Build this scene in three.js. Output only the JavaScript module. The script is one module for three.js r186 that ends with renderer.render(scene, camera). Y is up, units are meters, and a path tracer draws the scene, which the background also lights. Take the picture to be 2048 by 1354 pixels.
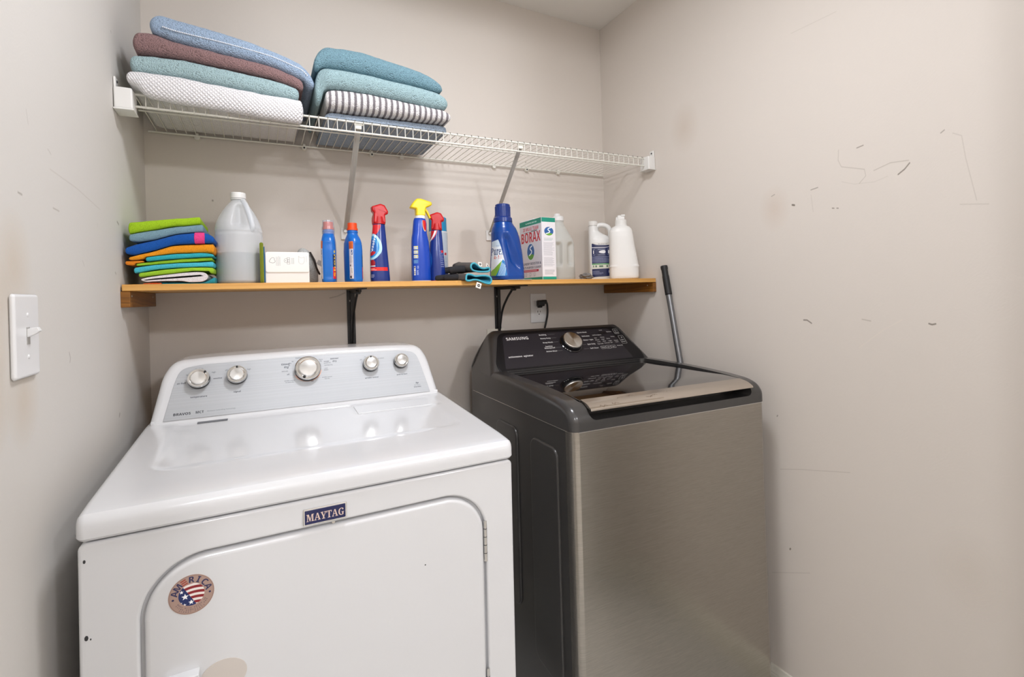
import * as THREE from 'three';
import { RoundedBoxGeometry } from 'three/addons/geometries/RoundedBoxGeometry.js';
import { mergeGeometries, mergeVertices } from 'three/addons/utils/BufferGeometryUtils.js';
import { RectAreaLightUniformsLib } from 'three/addons/lights/RectAreaLightUniformsLib.js';
import { ImprovedNoise } from 'three/addons/math/ImprovedNoise.js';
import { Brush, Evaluator, SUBTRACTION } from 'three-bvh-csg';

// ---------------------------------------------------------------- camera, light, exposure
const scene = new THREE.Scene();
scene.background = new THREE.Color(0x000000);
const FOCAL = 954, YAW = Math.atan(499 / 954), ROLL = Math.atan(0.0284);      // focal length in pixels of the 2048 x 1354 frame
const camera = new THREE.PerspectiveCamera(2 * Math.atan(677 / FOCAL) * 180 / Math.PI, 2048 / 1354, 0.05, 30);
{
  const F = new THREE.Vector3(Math.sin(YAW), 0, -Math.cos(YAW)), R = new THREE.Vector3(Math.cos(YAW), 0, Math.sin(YAW));
  camera.position.set(0, 1.28, 0);
  camera.up.copy(R.multiplyScalar(Math.sin(ROLL))).add(new THREE.Vector3(0, Math.cos(ROLL), 0));
  camera.lookAt(camera.position.clone().add(F));
  camera.setViewOffset(2048, 1354, 0, 87, 2048, 1354);                       // the lens is shifted, uprights stay parallel
}
scene.add(camera);
const renderer = new THREE.WebGLRenderer({ antialias: true });
renderer.toneMapping = THREE.LinearToneMapping;
renderer.toneMappingExposure = 1.24;
renderer.shadowMap.enabled = true;
RectAreaLightUniformsLib.init();
const LAMP = { closet: 50, hall: 5.3, color: 0xf6f8ff, hallColor: 0xf6f8ff };

// ---------------------------------------------------------------- helpers
const RX = 1.442, LX = -0.306, BZ = -1.79, CEIL = 2.519;                      // room: right, left, back, ceiling
const noise = new ImprovedNoise();
let seed = 7; const rnd = () => { seed = (seed * 1664525 + 1013904223) >>> 0; return seed / 4294967296; };
const used = {};
function numbered(n) { used[n] = (used[n] ?? -1) + 1; return used[n] ? n + '_' + String(used[n]).padStart(3, '0') : n; }
function shade(o) { o.traverse((c) => { if (c.isMesh) { c.castShadow = true; c.receiveShadow = true; } }); return o; }
function thing(name, label, category, p = [0, 0, 0], turn = 0, group) {
  const o = new THREE.Group(); o.name = numbered(name); scene.add(o); o.position.set(...p); o.rotation.y = turn;
  o.userData = { label, category }; if (group) o.userData.group = group; return o;
}
function part(name, geo, mat, parent, label) {
  const m = new THREE.Mesh(geo, mat); m.name = name; m.castShadow = m.receiveShadow = true; parent.add(m);
  if (label) m.userData.label = label; return m;
}
function single(name, geo, mat, label, category, p = [0, 0, 0], group) {
  const m = new THREE.Mesh(geo, mat); m.name = numbered(name); m.castShadow = m.receiveShadow = true; m.position.set(...p);
  m.userData = { label, category }; if (group) m.userData.group = group; scene.add(m); return m;
}
function struct(name, geo, mat) { const m = new THREE.Mesh(geo, mat); m.name = name; m.userData.kind = 'structure'; m.receiveShadow = m.castShadow = true; scene.add(m); return m; }
const T = (g, x, y, z) => g.translate(x, y, z);
const box = (w, h, d, x = 0, y = 0, z = 0) => T(new THREE.BoxGeometry(w, h, d), x, y, z);
const rbox = (w, h, d, r, x = 0, y = 0, z = 0, s = 3) => T(new RoundedBoxGeometry(w, h, d, s, Math.min(r, w / 2.01, h / 2.01, d / 2.01)), x, y, z);
const cyl = (r0, r1, h, x = 0, y = 0, z = 0, n = 32) => T(new THREE.CylinderGeometry(r0, r1, h, n), x, y, z);
const V = (a) => new THREE.Vector3(a[0], a[1], a[2]);
function rod(a, b, r, n = 8) {
  const A = V(a), B = V(b), d = B.clone().sub(A), g = new THREE.CylinderGeometry(r, r, d.length(), n);
  g.applyQuaternion(new THREE.Quaternion().setFromUnitVectors(new THREE.Vector3(0, 1, 0), d.clone().normalize()));
  return T(g, ...A.add(B).multiplyScalar(0.5).toArray());
}
const tube = (pts, r, seg = 40, n = 8, closed = false, tension = 0.5) => new THREE.TubeGeometry(new THREE.CatmullRomCurve3(pts.map(V), closed, 'catmullrom', tension), seg, r, n, closed);
const merge = (l) => mergeGeometries(l.map((g) => { const q = g.index ? g.toNonIndexed() : g; for (const k of Object.keys(q.attributes)) if (!['position', 'normal', 'uv'].includes(k)) q.deleteAttribute(k); return q; }));
function rr(x, y, w, h, r, S = THREE.Shape) {
  const s = new S(); s.moveTo(x + r, y); s.lineTo(x + w - r, y); s.absarc(x + w - r, y + r, r, -Math.PI / 2, 0); s.lineTo(x + w, y + h - r);
  s.absarc(x + w - r, y + h - r, r, 0, Math.PI / 2); s.lineTo(x + r, y + h); s.absarc(x + r, y + h - r, r, Math.PI / 2, Math.PI); s.lineTo(x, y + r); s.absarc(x + r, y + r, r, Math.PI, Math.PI * 1.5);
  return s;
}
function poly(pts, r = 0) {                                                   // closed outline with rounded corners
  const s = new THREE.Shape(), n = pts.length, P = pts.map((p) => new THREE.Vector2(p[0], p[1]));
  for (let i = 0; i < n; i++) {
    const a = P[(i + n - 1) % n], b = P[i], c = P[(i + 1) % n], q = pts[i][2] ?? r;
    const u = a.clone().sub(b), w = c.clone().sub(b), k = Math.min(q, u.length() / 2, w.length() / 2);
    const p0 = b.clone().add(u.setLength(k)), p1 = b.clone().add(w.setLength(k));
    if (i) s.lineTo(p0.x, p0.y); else s.moveTo(p0.x, p0.y);
    if (k > 0) s.quadraticCurveTo(b.x, b.y, p1.x, p1.y);
  }
  s.closePath(); return s;
}
function ext(shape, depth, bevel = 0, seg = 3, curve = 16) {
  return new THREE.ExtrudeGeometry(shape, { depth: depth - 2 * bevel, bevelEnabled: bevel > 0, bevelThickness: bevel, bevelSize: bevel, bevelOffset: -bevel, bevelSegments: seg, curveSegments: curve }).translate(0, 0, bevel);
}
function crease(g, a = 0.6) {                                                 // creased normals weighted by triangle area, so large flats stay flat
  g = g.index ? g.toNonIndexed() : g; const p = g.attributes.position, n = p.count, fn = [], key = new Array(n), at = new Map(), c = Math.cos(a), A = new THREE.Vector3(), B = new THREE.Vector3(), C = new THREE.Vector3();
  for (let i = 0; i < n; i += 3) { A.fromBufferAttribute(p, i); B.fromBufferAttribute(p, i + 1); C.fromBufferAttribute(p, i + 2); const f = B.sub(A).cross(C.sub(A)).clone(), l = f.length(); fn.push([f, l]); for (let k = 0; k < 3; k++) { const s = Math.round(p.getX(i + k) * 2e5) + '_' + Math.round(p.getY(i + k) * 2e5) + '_' + Math.round(p.getZ(i + k) * 2e5); key[i + k] = s; let q = at.get(s); if (!q) at.set(s, q = []); q.push(i / 3); } }
  const out = new Float32Array(n * 3), v = new THREE.Vector3();
  for (let i = 0; i < n; i++) { const t = Math.floor(i / 3), [f, l] = fn[t]; v.set(0, 0, 0); for (const j of at.get(key[i])) { const [h, m] = fn[j]; if (l < 1e-16 || m < 1e-16) continue; if (f.dot(h) / (l * m) >= c - 1e-6) v.add(h); } if (v.lengthSq() < 1e-24 || Math.max(Math.abs(f.x), Math.abs(f.y), Math.abs(f.z)) > 0.99999 * l) v.copy(f); v.normalize(); out[3 * i] = v.x; out[3 * i + 1] = v.y; out[3 * i + 2] = v.z; }
  g.setAttribute('normal', new THREE.BufferAttribute(out, 3)); return g;
}
function planarUV(g, s = 1) {                                                 // uv in metres by the facing of every triangle
  g = g.index ? g.toNonIndexed() : g; const p = g.attributes.position, n = g.attributes.normal, uv = new Float32Array(p.count * 2);
  for (let i = 0; i < p.count; i += 3) {
    let a = 0, b = 0, c = 0; for (let k = 0; k < 3; k++) { a += Math.abs(n.getX(i + k)); b += Math.abs(n.getY(i + k)); c += Math.abs(n.getZ(i + k)); }
    for (let k = 0; k < 3; k++) {
      const x = p.getX(i + k), y = p.getY(i + k), z = p.getZ(i + k), j = (i + k) * 2;
      if (a > b && a > c) { uv[j] = z; uv[j + 1] = y; } else if (b > c) { uv[j] = x; uv[j + 1] = z; } else { uv[j] = x; uv[j + 1] = y; }
      uv[j] *= s; uv[j + 1] *= s;
    }
  }
  g.setAttribute('uv', new THREE.BufferAttribute(uv, 2)); return g;
}
function fitUV(g, x0, y0, x1, y1) {                                           // uv 0..1 over a rectangle in the x-y plane
  g = g.index ? g.toNonIndexed() : g; const p = g.attributes.position, uv = new Float32Array(p.count * 2);
  for (let i = 0; i < p.count; i++) { uv[2 * i] = (p.getX(i) - x0) / (x1 - x0); uv[2 * i + 1] = (p.getY(i) - y0) / (y1 - y0); }
  g.setAttribute('uv', new THREE.BufferAttribute(uv, 2)); return g;
}
function canvas(w, h, draw, color = true) {
  const c = document.createElement('canvas'); c.width = w; c.height = h; const g = c.getContext('2d'); draw(g, w, h);
  const t = new THREE.CanvasTexture(c); if (color) t.colorSpace = THREE.SRGBColorSpace; t.wrapS = t.wrapT = THREE.RepeatWrapping; t.anisotropy = 8; return t;
}
function data(n, f, m = n) {
  const a = new Uint8Array(n * m * 4); for (let y = 0; y < m; y++) for (let x = 0; x < n; x++) { const v = Math.max(0, Math.min(255, Math.round(255 * f(x / n, y / m, x, y)))), i = (y * n + x) * 4; a[i] = a[i + 1] = a[i + 2] = v; a[i + 3] = 255; }
  const t = new THREE.DataTexture(a, n, m); t.magFilter = THREE.LinearFilter; t.minFilter = THREE.LinearMipmapLinearFilter; t.generateMipmaps = true; t.wrapS = t.wrapT = THREE.RepeatWrapping; t.needsUpdate = true; return t;
}
function rep(t, x, y = x) { const q = t.clone(); q.repeat.set(x, y); q.needsUpdate = true; return q; }
// noise that wraps over the unit square
const wrapN = (u, v, k, s) => { const a = u * 2 * Math.PI, b = v * 2 * Math.PI, r = k / (2 * Math.PI); return noise.noise(r * Math.cos(a) + s, r * Math.sin(a) + r * Math.cos(b) * 1.7 + 3.1, r * Math.sin(b) + s * 0.7); };
const mat = (color, roughness = 0.5, o = {}) => new THREE.MeshPhysicalMaterial({ color, roughness, ...o });
const lin = (r, g, b) => new THREE.Color().setRGB(r, g, b);

// ---------------------------------------------------------------- textures and materials
const peel = data(256, (u, v) => 0.5 + 0.5 * wrapN(u, v, 26, 1.3) + 0.25 * wrapN(u, v, 60, 5.2));
const terryCells = []; for (let i = 0; i < 900; i++) terryCells.push([rnd(), rnd(), 0.4 + 0.6 * rnd()]);
const terryGrid = {}; terryCells.forEach((c) => { const k = Math.floor(c[0] * 30) + '_' + Math.floor(c[1] * 30); (terryGrid[k] ??= []).push(c); });
const terry = data(256, (u, v) => {                                           // little loops of pile
  let best = 9, h = 0; const i = Math.floor(u * 30), j = Math.floor(v * 30);
  for (let a = -1; a < 2; a++) for (let b = -1; b < 2; b++) for (const c of terryGrid[((i + a + 30) % 30) + '_' + ((j + b + 30) % 30)] || []) {
    let dx = Math.abs(c[0] - u), dy = Math.abs(c[1] - v); dx = Math.min(dx, 1 - dx); dy = Math.min(dy, 1 - dy); const d = dx * dx + dy * dy; if (d < best) { best = d; h = c[2]; } }
  return Math.max(0, h * (1 - Math.sqrt(best) * 26));
});
const terryTone = data(256, (u, v, x, y) => { const a = terry.image.data[(y * 256 + x) * 4] / 255; return 0.62 + 0.38 * Math.min(1, a * 1.7 + 0.1) + 0.05 * wrapN(u, v, 9, 8); });
terryTone.colorSpace = THREE.NoColorSpace;
const waffle = data(128, (u, v) => { const a = Math.abs(Math.sin((u + v) * Math.PI * 4)), b = Math.abs(Math.sin((u - v) * Math.PI * 4)); return 0.15 + 0.85 * Math.pow(a * b, 0.7); });
const waffleTone = data(128, (u, v) => { const a = Math.abs(Math.sin((u + v) * Math.PI * 4)), b = Math.abs(Math.sin((u - v) * Math.PI * 4)); return 0.86 + 0.14 * Math.pow(a * b, 0.5); });
const brushed = data(512, (u, v, x, y) => 0.88 + 0.10 * wrapN(u, 0.3, 9, y * 1.37) + 0.08 * wrapN(u, 0.7, 26, y * 2.71), 256);
const grain = (base, dark, light, seedn, knots = []) => canvas(2048, 512, (g, w, h) => {
  g.fillStyle = base; g.fillRect(0, 0, w, h);
  for (let i = 0; i < 150; i++) {
    const y0 = (i + 0.5 * rnd()) / 150 * h * 1.2 - h * 0.1, a = 0.16 + 0.5 * rnd();
    g.strokeStyle = rnd() < 0.62 ? dark : light; g.globalAlpha = a; g.lineWidth = 0.8 + 3.2 * rnd(); g.beginPath();
    for (let x = 0; x <= w; x += 24) {
      let y = y0 + 26 * noise.noise(x / 520, y0 / 130, seedn) + 6 * noise.noise(x / 150, y0 / 40, seedn + 4);
      for (const [kx, ky, kr] of knots) { const d = Math.hypot((x - kx) / 2.6, y - ky); if (d < kr * 3) y += (y > ky ? 1 : -1) * kr * Math.exp(-d / kr); }
      if (x) g.lineTo(x, y); else g.moveTo(x, y);
    }
    g.stroke();
  }
  g.globalAlpha = 0.8; for (const [kx, ky, kr] of knots) { g.fillStyle = dark; g.beginPath(); g.ellipse(kx, ky, kr * 0.9, kr * 0.5, 0, 0, 7); g.fill(); } g.globalAlpha = 1;
});
const pine = grain('#e2a958', '#b0702c', '#f3d08e', 3, [[640, 180, 16], [1500, 330, 14]]);
const stain = grain('#8f5c1e', '#5f380a', '#ab7630', 11);

const wallColor = lin(0.70, 0.645, 0.585);
const wallMat = (map) => mat(map ? 0xffffff : wallColor, 0.62, { map: map || null, bumpMap: rep(peel, 4), bumpScale: 0.0001, specularIntensity: 0.5 });
const M = {
  wall: wallMat(), ceiling: mat(lin(0.80, 0.775, 0.73), 0.9), white: mat(lin(0.8, 0.79, 0.76), 0.35), trim: mat(lin(0.74, 0.71, 0.62), 0.4),
  floor: mat(lin(0.56, 0.54, 0.50), 0.45), wire: mat(lin(0.78, 0.765, 0.69), 0.4), plate: mat(lin(0.83, 0.83, 0.83), 0.3),
  black: mat(lin(0.012, 0.012, 0.013), 0.4), chrome: mat(lin(0.72, 0.71, 0.69), 0.18, { metalness: 1 }), screw: mat(lin(0.62, 0.6, 0.55), 0.35, { metalness: 0.9 }),
  enamel: mat(lin(0.70, 0.705, 0.715), 0.22, { clearcoat: 0.6, clearcoatRoughness: 0.08 }), dark: mat(lin(0.03, 0.03, 0.032), 0.5),
  pine: mat(0xffffff, 0.45, { map: rep(pine, 0.57, 2.2), bumpMap: null }), stain: mat(0xffffff, 0.4, { map: rep(stain, 0.9, 2.5) }),
};

// ---------------------------------------------------------------- the room
const wallHex = '#' + wallColor.getHexString(THREE.SRGBColorSpace);
function scuffs(w, h, u0, u1, v0, v1, lines, extra, paint = wallHex) {                         // a wall's base colour with its marks; u = z, v = y in metres
  return canvas(w, h, (g) => {
    g.fillStyle = paint; g.fillRect(0, 0, w, h);
    const X = (u) => (u - u0) / (u1 - u0) * w, Y = (v) => h - (v - v0) / (v1 - v0) * h;
    if (extra) extra(g, X, Y);
    g.lineCap = 'round'; g.lineJoin = 'round';
    for (const [pts, c, a, lw] of lines) { g.strokeStyle = c; g.globalAlpha = a; g.lineWidth = lw; g.beginPath(); pts.forEach((p, i) => (i ? g.lineTo(X(p[0]), Y(p[1])) : g.moveTo(X(p[0]), Y(p[1])))); g.stroke(); }
    g.globalAlpha = 1;
  });
}
const G = '#8d8378', D = '#6f665c', L = '#e4dccf', Y3 = 0.03;
const up = (pts) => pts.map((p) => [p[0], p[1] + Y3]);
const rightMap = scuffs(2048, 2048, -1.82, 0.05, -0.05, 2.55, [
  [up([[-0.756, 1.631], [-0.758, 1.602], [-0.75, 1.582], [-0.693, 1.561], [-0.69, 1.543], [-0.706, 1.526]]), G, 0.28, 1.6], [up([[-0.671, 1.552], [-0.633, 1.563], [-0.594, 1.559]]), G, 0.32, 1.8],
  [up([[-0.592, 1.552], [-0.603, 1.539], [-0.617, 1.529]]), D, 0.7, 2.6], [up([[-0.71, 1.623], [-0.694, 1.626]]), D, 0.6, 2], [up([[-0.835, 1.535], [-0.815, 1.538]]), D, 0.55, 2],
  [up([[-0.892, 1.501], [-0.885, 1.499]]), D, 0.9, 4], [up([[-0.777, 1.471], [-0.772, 1.470]]), D, 0.6, 2.4], [up([[-0.765, 1.469], [-0.761, 1.468]]), D, 0.6, 2.4], [up([[-0.529, 1.607], [-0.522, 1.612]]), D, 0.5, 2],
  [up([[-0.507, 1.6], [-0.491, 1.589], [-0.485, 1.536], [-0.468, 1.435]]), G, 0.21, 1.6], [up([[-0.867, 1.15], [-0.857, 1.15], [-0.844, 1.141]]), D, 0.7, 3], [up([[-0.562, 1.151], [-0.556, 1.149], [-0.549, 1.151]]), D, 0.7, 3],
  [up([[-0.718, 1.079], [-0.66, 1.13], [-0.617, 1.159]]), L, 0.39, 2], [up([[-0.881, 2.02], [-0.752, 2.017]]), G, 0.14, 1.6], [up([[-0.958, 1.54], [-0.947, 1.544]]), D, 0.4, 2], [up([[-0.709, 1.157], [-0.688, 1.153]]), G, 0.32, 2.4],
  [up([[-0.497, 1.431], [-0.448, 1.423]]), G, 0.17, 2], [up([[-0.955, 0.673], [-0.891, 0.692], [-0.75, 0.727]]), G, 0.24, 1.6], [up([[-0.991, 0.327], [-0.87, 0.386]]), G, 0.21, 1.6], [up([[-0.93, 0.43], [-0.928, 0.433]]), D, 0.8, 4],
  [up([[-0.96, 0.84], [-0.958, 0.843]]), D, 0.6, 3], [up([[-0.64, 1.53], [-0.67, 1.522], [-0.72, 1.527], [-0.75, 1.54]]), G, 0.15, 1.4], [up([[-0.83, 1.47], [-0.835, 1.52]]), G, 0.14, 2],
], (g, X, Y) => { for (const [z, y, r, c] of [[-0.95, 1.53, 60, '#c3ab98'], [-0.5, 0.6, 90, '#cbbfb1'], [-1.3, 1.9, 80, '#b9a592']]) { const q = g.createRadialGradient(X(z), Y(y), 4, X(z), Y(y), r); q.addColorStop(0, c); q.addColorStop(1, c + '00'); g.globalAlpha = 0.25; g.fillStyle = q; g.fillRect(0, 0, 2048, 2048); } g.globalAlpha = 1; });
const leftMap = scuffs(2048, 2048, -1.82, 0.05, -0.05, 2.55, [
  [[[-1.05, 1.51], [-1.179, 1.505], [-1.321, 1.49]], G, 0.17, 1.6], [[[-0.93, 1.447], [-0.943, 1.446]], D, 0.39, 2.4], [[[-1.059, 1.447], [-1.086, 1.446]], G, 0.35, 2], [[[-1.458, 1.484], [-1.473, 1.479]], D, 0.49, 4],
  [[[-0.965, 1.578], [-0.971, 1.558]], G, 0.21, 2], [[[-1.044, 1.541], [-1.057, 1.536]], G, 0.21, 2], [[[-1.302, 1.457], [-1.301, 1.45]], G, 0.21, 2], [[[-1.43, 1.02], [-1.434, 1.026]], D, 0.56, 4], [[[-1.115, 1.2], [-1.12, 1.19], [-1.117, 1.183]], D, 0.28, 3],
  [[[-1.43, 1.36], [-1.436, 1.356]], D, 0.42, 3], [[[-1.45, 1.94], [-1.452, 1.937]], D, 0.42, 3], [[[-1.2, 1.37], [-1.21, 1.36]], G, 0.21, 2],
], (g, X, Y) => { for (const [z, y, r] of [[-0.85, 1.27, 70], [-0.93, 1.15, 60], [-0.91, 1.34, 70], [-0.84, 1.17, 70]]) { const q = g.createRadialGradient(X(z), Y(y), 6, X(z), Y(y), r); q.addColorStop(0, '#b08a5e'); q.addColorStop(1, '#b08a5e00'); g.globalAlpha = 0.18; g.fillStyle = q; g.fillRect(0, 0, 2048, 2048); } g.globalAlpha = 1; }, '#' + lin(0.69, 0.66, 0.62).getHexString(THREE.SRGBColorSpace));  // more neutral base: the light's cooler tone on this wall put into its colour
function sideWall(x0, x1) {
  const g = planarUV(box(x1 - x0, 2.6, 1.92, (x0 + x1) / 2, 1.25, -0.86)), uv = g.attributes.uv;
  for (let i = 0; i < uv.count; i++) uv.setXY(i, (uv.getX(i) + 1.82) / 1.87, (uv.getY(i) + 0.05) / 2.6);
  return g;
}
const sideMat = (m) => { const q = wallMat(m); q.bumpMap = rep(peel, 14); return q; };
struct('wall_right', sideWall(RX, RX + 0.1), sideMat(rightMap));
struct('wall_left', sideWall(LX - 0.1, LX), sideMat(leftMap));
const backMap = scuffs(1024, 1024, LX - 0.1, RX + 0.1, -0.05, 2.55, [[[[-0.1335, 1.609], [-0.133, 1.6087]], D, 0.7, 2], [[[0.9, 1.88], [1.0, 1.9]], G, 0.15, 1.4], [[[1.02, 1.85], [1.022, 1.853]], D, 0.5, 2], [[[0.21, 1.288], [0.235, 1.293], [0.262, 1.305]], G, 0.5, 1.2]]);
{
  const g = planarUV(box(RX - LX + 0.2, 2.6, 0.1, (RX + LX) / 2, 1.25, BZ - 0.05)), uv = g.attributes.uv;
  for (let i = 0; i < uv.count; i++) uv.setXY(i, (uv.getX(i) - LX + 0.1) / (RX - LX + 0.2), (uv.getY(i) + 0.05) / 2.6);
  struct('wall_back', g, sideMat(backMap));
}
const HX0 = -1.3, HX1 = 2.2, HZ = 2.6;                                        // the hall outside the closet's doorway
struct('wall_front', merge([box(1.2, 2.6, 0.12, -0.82, 1.25, -0.04), box(1.1, 2.6, 0.12, 1.70, 1.25, -0.04), box(1.4, 0.12, 0.12, 0.475, 2.49, -0.04)]), M.wall);
struct('wall_hall_left', box(0.1, 2.6, 2.8, HX0 - 0.05, 1.25, 1.3), M.wall);
struct('wall_hall_right', box(0.1, 2.6, 2.8, HX1 + 0.05, 1.25, 1.3), M.wall);
struct('wall_hall_back', box(HX1 - HX0 + 0.2, 2.6, 0.1, (HX0 + HX1) / 2, 1.25, HZ + 0.05), M.wall);
struct('floor', box(HX1 - HX0 + 0.2, 0.08, 4.7, (HX0 + HX1) / 2, -0.07, 0.4), M.floor);
struct('ceiling', box(HX1 - HX0 + 0.2, 0.08, 4.7, (HX0 + HX1) / 2, CEIL + 0.04, 0.4), M.ceiling);
function base(len) {                                                          // moulded skirting, length along x, face towards +z
  const s = poly([[0, 0], [0.013, 0], [0.013, 0.062], [0.0115, 0.066], [0.0115, 0.07], [0.008, 0.078, 0.004], [0.006, 0.089, 0.002], [0, 0.089]]);
  return ext(s, len).rotateY(-Math.PI / 2).translate(len, 0, 0);
}
struct('baseboard_right', base(1.69).rotateY(-Math.PI / 2).translate(RX, -0.03, -1.79), M.trim);
struct('baseboard_left', base(1.69).rotateY(Math.PI / 2).translate(LX, -0.03, -0.10), M.trim);
struct('baseboard_back', base(RX - LX).translate(LX, -0.03, BZ), M.trim);
struct('baseboard_front', base(0.2).rotateY(Math.PI).translate(RX, -0.03, -0.10), M.trim);
struct('trim_1', merge([rbox(0.085, 2.45, 0.018, 0.005, 1.2, 1.195, -0.109), rbox(0.02, 2.42, 0.14, 0.004, 1.155, 1.18, -0.04), rbox(1.43, 0.085, 0.018, 0.005, 0.49, 2.468, -0.109), rbox(0.085, 2.45, 0.018, 0.005, -0.235, 1.195, -0.109)]), M.white);

// the lamps: a flat square panel lamp on the closet's ceiling, two unseen round bowls added in the hall as fill light
{
  const x = 0.46, z = -0.72, w = 0.28, t = thing('ceiling_light', 'flat square ceiling lamp with a white frame above the washing machine', 'ceiling lamp', [x, CEIL, z]);
  part('lamp_frame', merge([rbox(0.31, 0.04, 0.015, 0.004, 0, -0.02, 0.1475), rbox(0.31, 0.04, 0.015, 0.004, 0, -0.02, -0.1475), rbox(0.015, 0.04, 0.28, 0.004, 0.1475, -0.02, 0), rbox(0.015, 0.04, 0.28, 0.004, -0.1475, -0.02, 0)]), M.white, t);
  part('diffuser', box(w, 0.012, w, 0, -0.026, 0), new THREE.MeshStandardMaterial({ color: 0xffffff, roughness: 0.4, emissive: LAMP.color, emissiveIntensity: 1.2 }), t);
  const l = new THREE.RectAreaLight(LAMP.color, LAMP.closet, w, w); l.position.set(x, CEIL - 0.034, z); l.lookAt(x, 0, z); scene.add(l);
}
function hallFillLamp(label, x, z, power, color, glow) {
  const t = thing('ceiling_light', label, 'ceiling lamp', [x, CEIL, z]);
  part('fill_lamp_base', cyl(0.15, 0.15, 0.022, 0, -0.011, 0, 48), M.white, t);
  const pts = [[0.001, -0.105], [0.05, -0.102], [0.09, -0.09], [0.12, -0.068], [0.136, -0.04], [0.14, -0.0225], [0.001, -0.0225]].map((p) => new THREE.Vector2(...p));
  part('fill_lamp_shade', new THREE.LatheGeometry(pts, 48), new THREE.MeshStandardMaterial({ color: 0xffffff, roughness: 0.4, emissive: color, emissiveIntensity: glow }), t);
  const l = new THREE.PointLight(color, power, 0, 2); l.position.set(x, CEIL - 0.065, z); l.castShadow = true; l.shadow.radius = 6; l.shadow.mapSize.set(2048, 2048); l.shadow.bias = -0.0005; scene.add(l);
}
hallFillLamp('unseen round fill lamp added at the left end of the hall', -0.35, 1.5, LAMP.hall, LAMP.hallColor, 1.4);
hallFillLamp('unseen round fill lamp added at the right end of the hall', 1.25, 1.5, LAMP.hall, LAMP.hallColor, 1.4);

// ---------------------------------------------------------------- wire shelf
const DECK0 = 1.8125, DECKS = 0.0117, deck = (x) => DECK0 + DECKS * x;
{
  const t = thing('wire_shelf', 'white coated wire shelf under the folded bath towels', 'shelf', [0, DECK0, 0]);
  t.rotation.z = Math.atan(DECKS);
  const x0 = -0.293, x1 = 1.43;
  part('back_rod', rod([x0, -0.003, -1.779], [x1, -0.003, -1.779], 0.0032), M.wire, t);
  part('front_rod', rod([x0 + 0.02, -0.0035, -1.48], [x1 - 0.01, -0.0035, -1.48], 0.0032), M.wire, t);
  part('lip_rod', rod([x0 + 0.02, -0.034, -1.4795], [x1 - 0.01, -0.034, -1.4795], 0.0032), M.wire, t);
  part('middle_rod', rod([x0 + 0.01, -0.0035, -1.597], [x1 - 0.02, -0.0035, -1.597], 0.0026), M.wire, t);
  const w = tube([[0, 0.001, -1.782], [0, 0.001, -1.63], [0, 0.001, -1.49], [0, 0, -1.4785], [0, -0.004, -1.4762], [0, -0.02, -1.4762], [0, -0.037, -1.4762]], 0.0013, 26, 6);
  for (let k = 0; k < 68; k++) { const m = part('wire', w, M.wire, t); m.position.x = -0.272 + k * 0.02525; }
  const end = (s) => merge([rbox(0.037, 0.052, 0.05, 0.004, s * 0.0185, -0.022, -1.485), rbox(0.04, 0.004, 0.054, 0.0015, s * 0.019, -0.049, -1.485), rbox(0.005, 0.03, 0.022, 0.002, s * 0.0025, 0.014, -1.475)]);
  for (const [x, s] of [[LX + 0.001, 1], [RX - 0.001, -1]]) {
    const b = part('end_bracket', end(s), M.white, t); b.position.set(x, s < 0 ? -0.002 : -0.004, s < 0 ? 0.006 : 0.012);
    part('screw', new THREE.SphereGeometry(0.0035, 12, 8).scale(0.5, 1, 1).translate(s * 0.0055, 0.019, -1.475), M.dark, b);
  }
  const steel = mat(lin(0.52, 0.51, 0.48), 0.45, { metalness: 0.25 });
  for (const [x, xb, yb] of [[0.27, 0.266, 1.528], [0.829, 0.835, 1.54]]) {
    const dy = yb - deck(x), a = [x, -0.008, -1.4865], b = [xb, dy, -1.781], A = V(a), B = V(b), len = A.distanceTo(B);
    const s = poly([[-0.009, 0.0035, 0.001], [0, -0.0035, 0.002], [0.009, 0.0035, 0.001], [0.008, 0.0045, 0.0005], [0, -0.0022, 0.002], [-0.008, 0.0045, 0.0005]]);
    const g = ext(s, len); const m = part('support_brace', g, steel, t);
    m.position.copy(A); m.up.set(0, 1, 0); m.lookAt(0, 0, 0); m.quaternion.setFromUnitVectors(new THREE.Vector3(0, 0, 1), B.clone().sub(A).normalize());
    part('brace_hook', merge([rbox(0.026, 0.007, 0.008, 0.002, x, -0.0075, -1.4855), rbox(0.018, 0.016, 0.006, 0.002, x, -0.014, -1.4865)]), M.wire, t);
    part('brace_anchor', merge([rbox(0.024, 0.042, 0.006, 0.002, xb - 0.004, dy - 0.012, -1.7865), cyl(0.005, 0.005, 0.01, 0, 0, 0, 14).rotateX(Math.PI / 2).translate(xb - 0.002, dy - 0.004, -1.78)]), M.white, t);
  }
  for (const [x, screwed] of [[-0.169, 0], [0.14, 1], [0.368, 1], [0.479, 0], [0.864, 0], [1.019, 1], [1.18, 0]]) {
    const c = part('wall_clip', merge([cyl(0.0075, 0.009, 0.012, 0, 0, 0, 18).rotateX(Math.PI / 2).translate(x, -0.008, -1.783), rbox(0.009, 0.012, 0.012, 0.002, x, 0.0, -1.782)]), M.wire, t);
    if (screwed) part('screw', cyl(0.003, 0.003, 0.002, 0, 0, 0, 10).rotateX(Math.PI / 2).translate(x, -0.008, -1.776), M.dark, c);
  }
}

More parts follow.
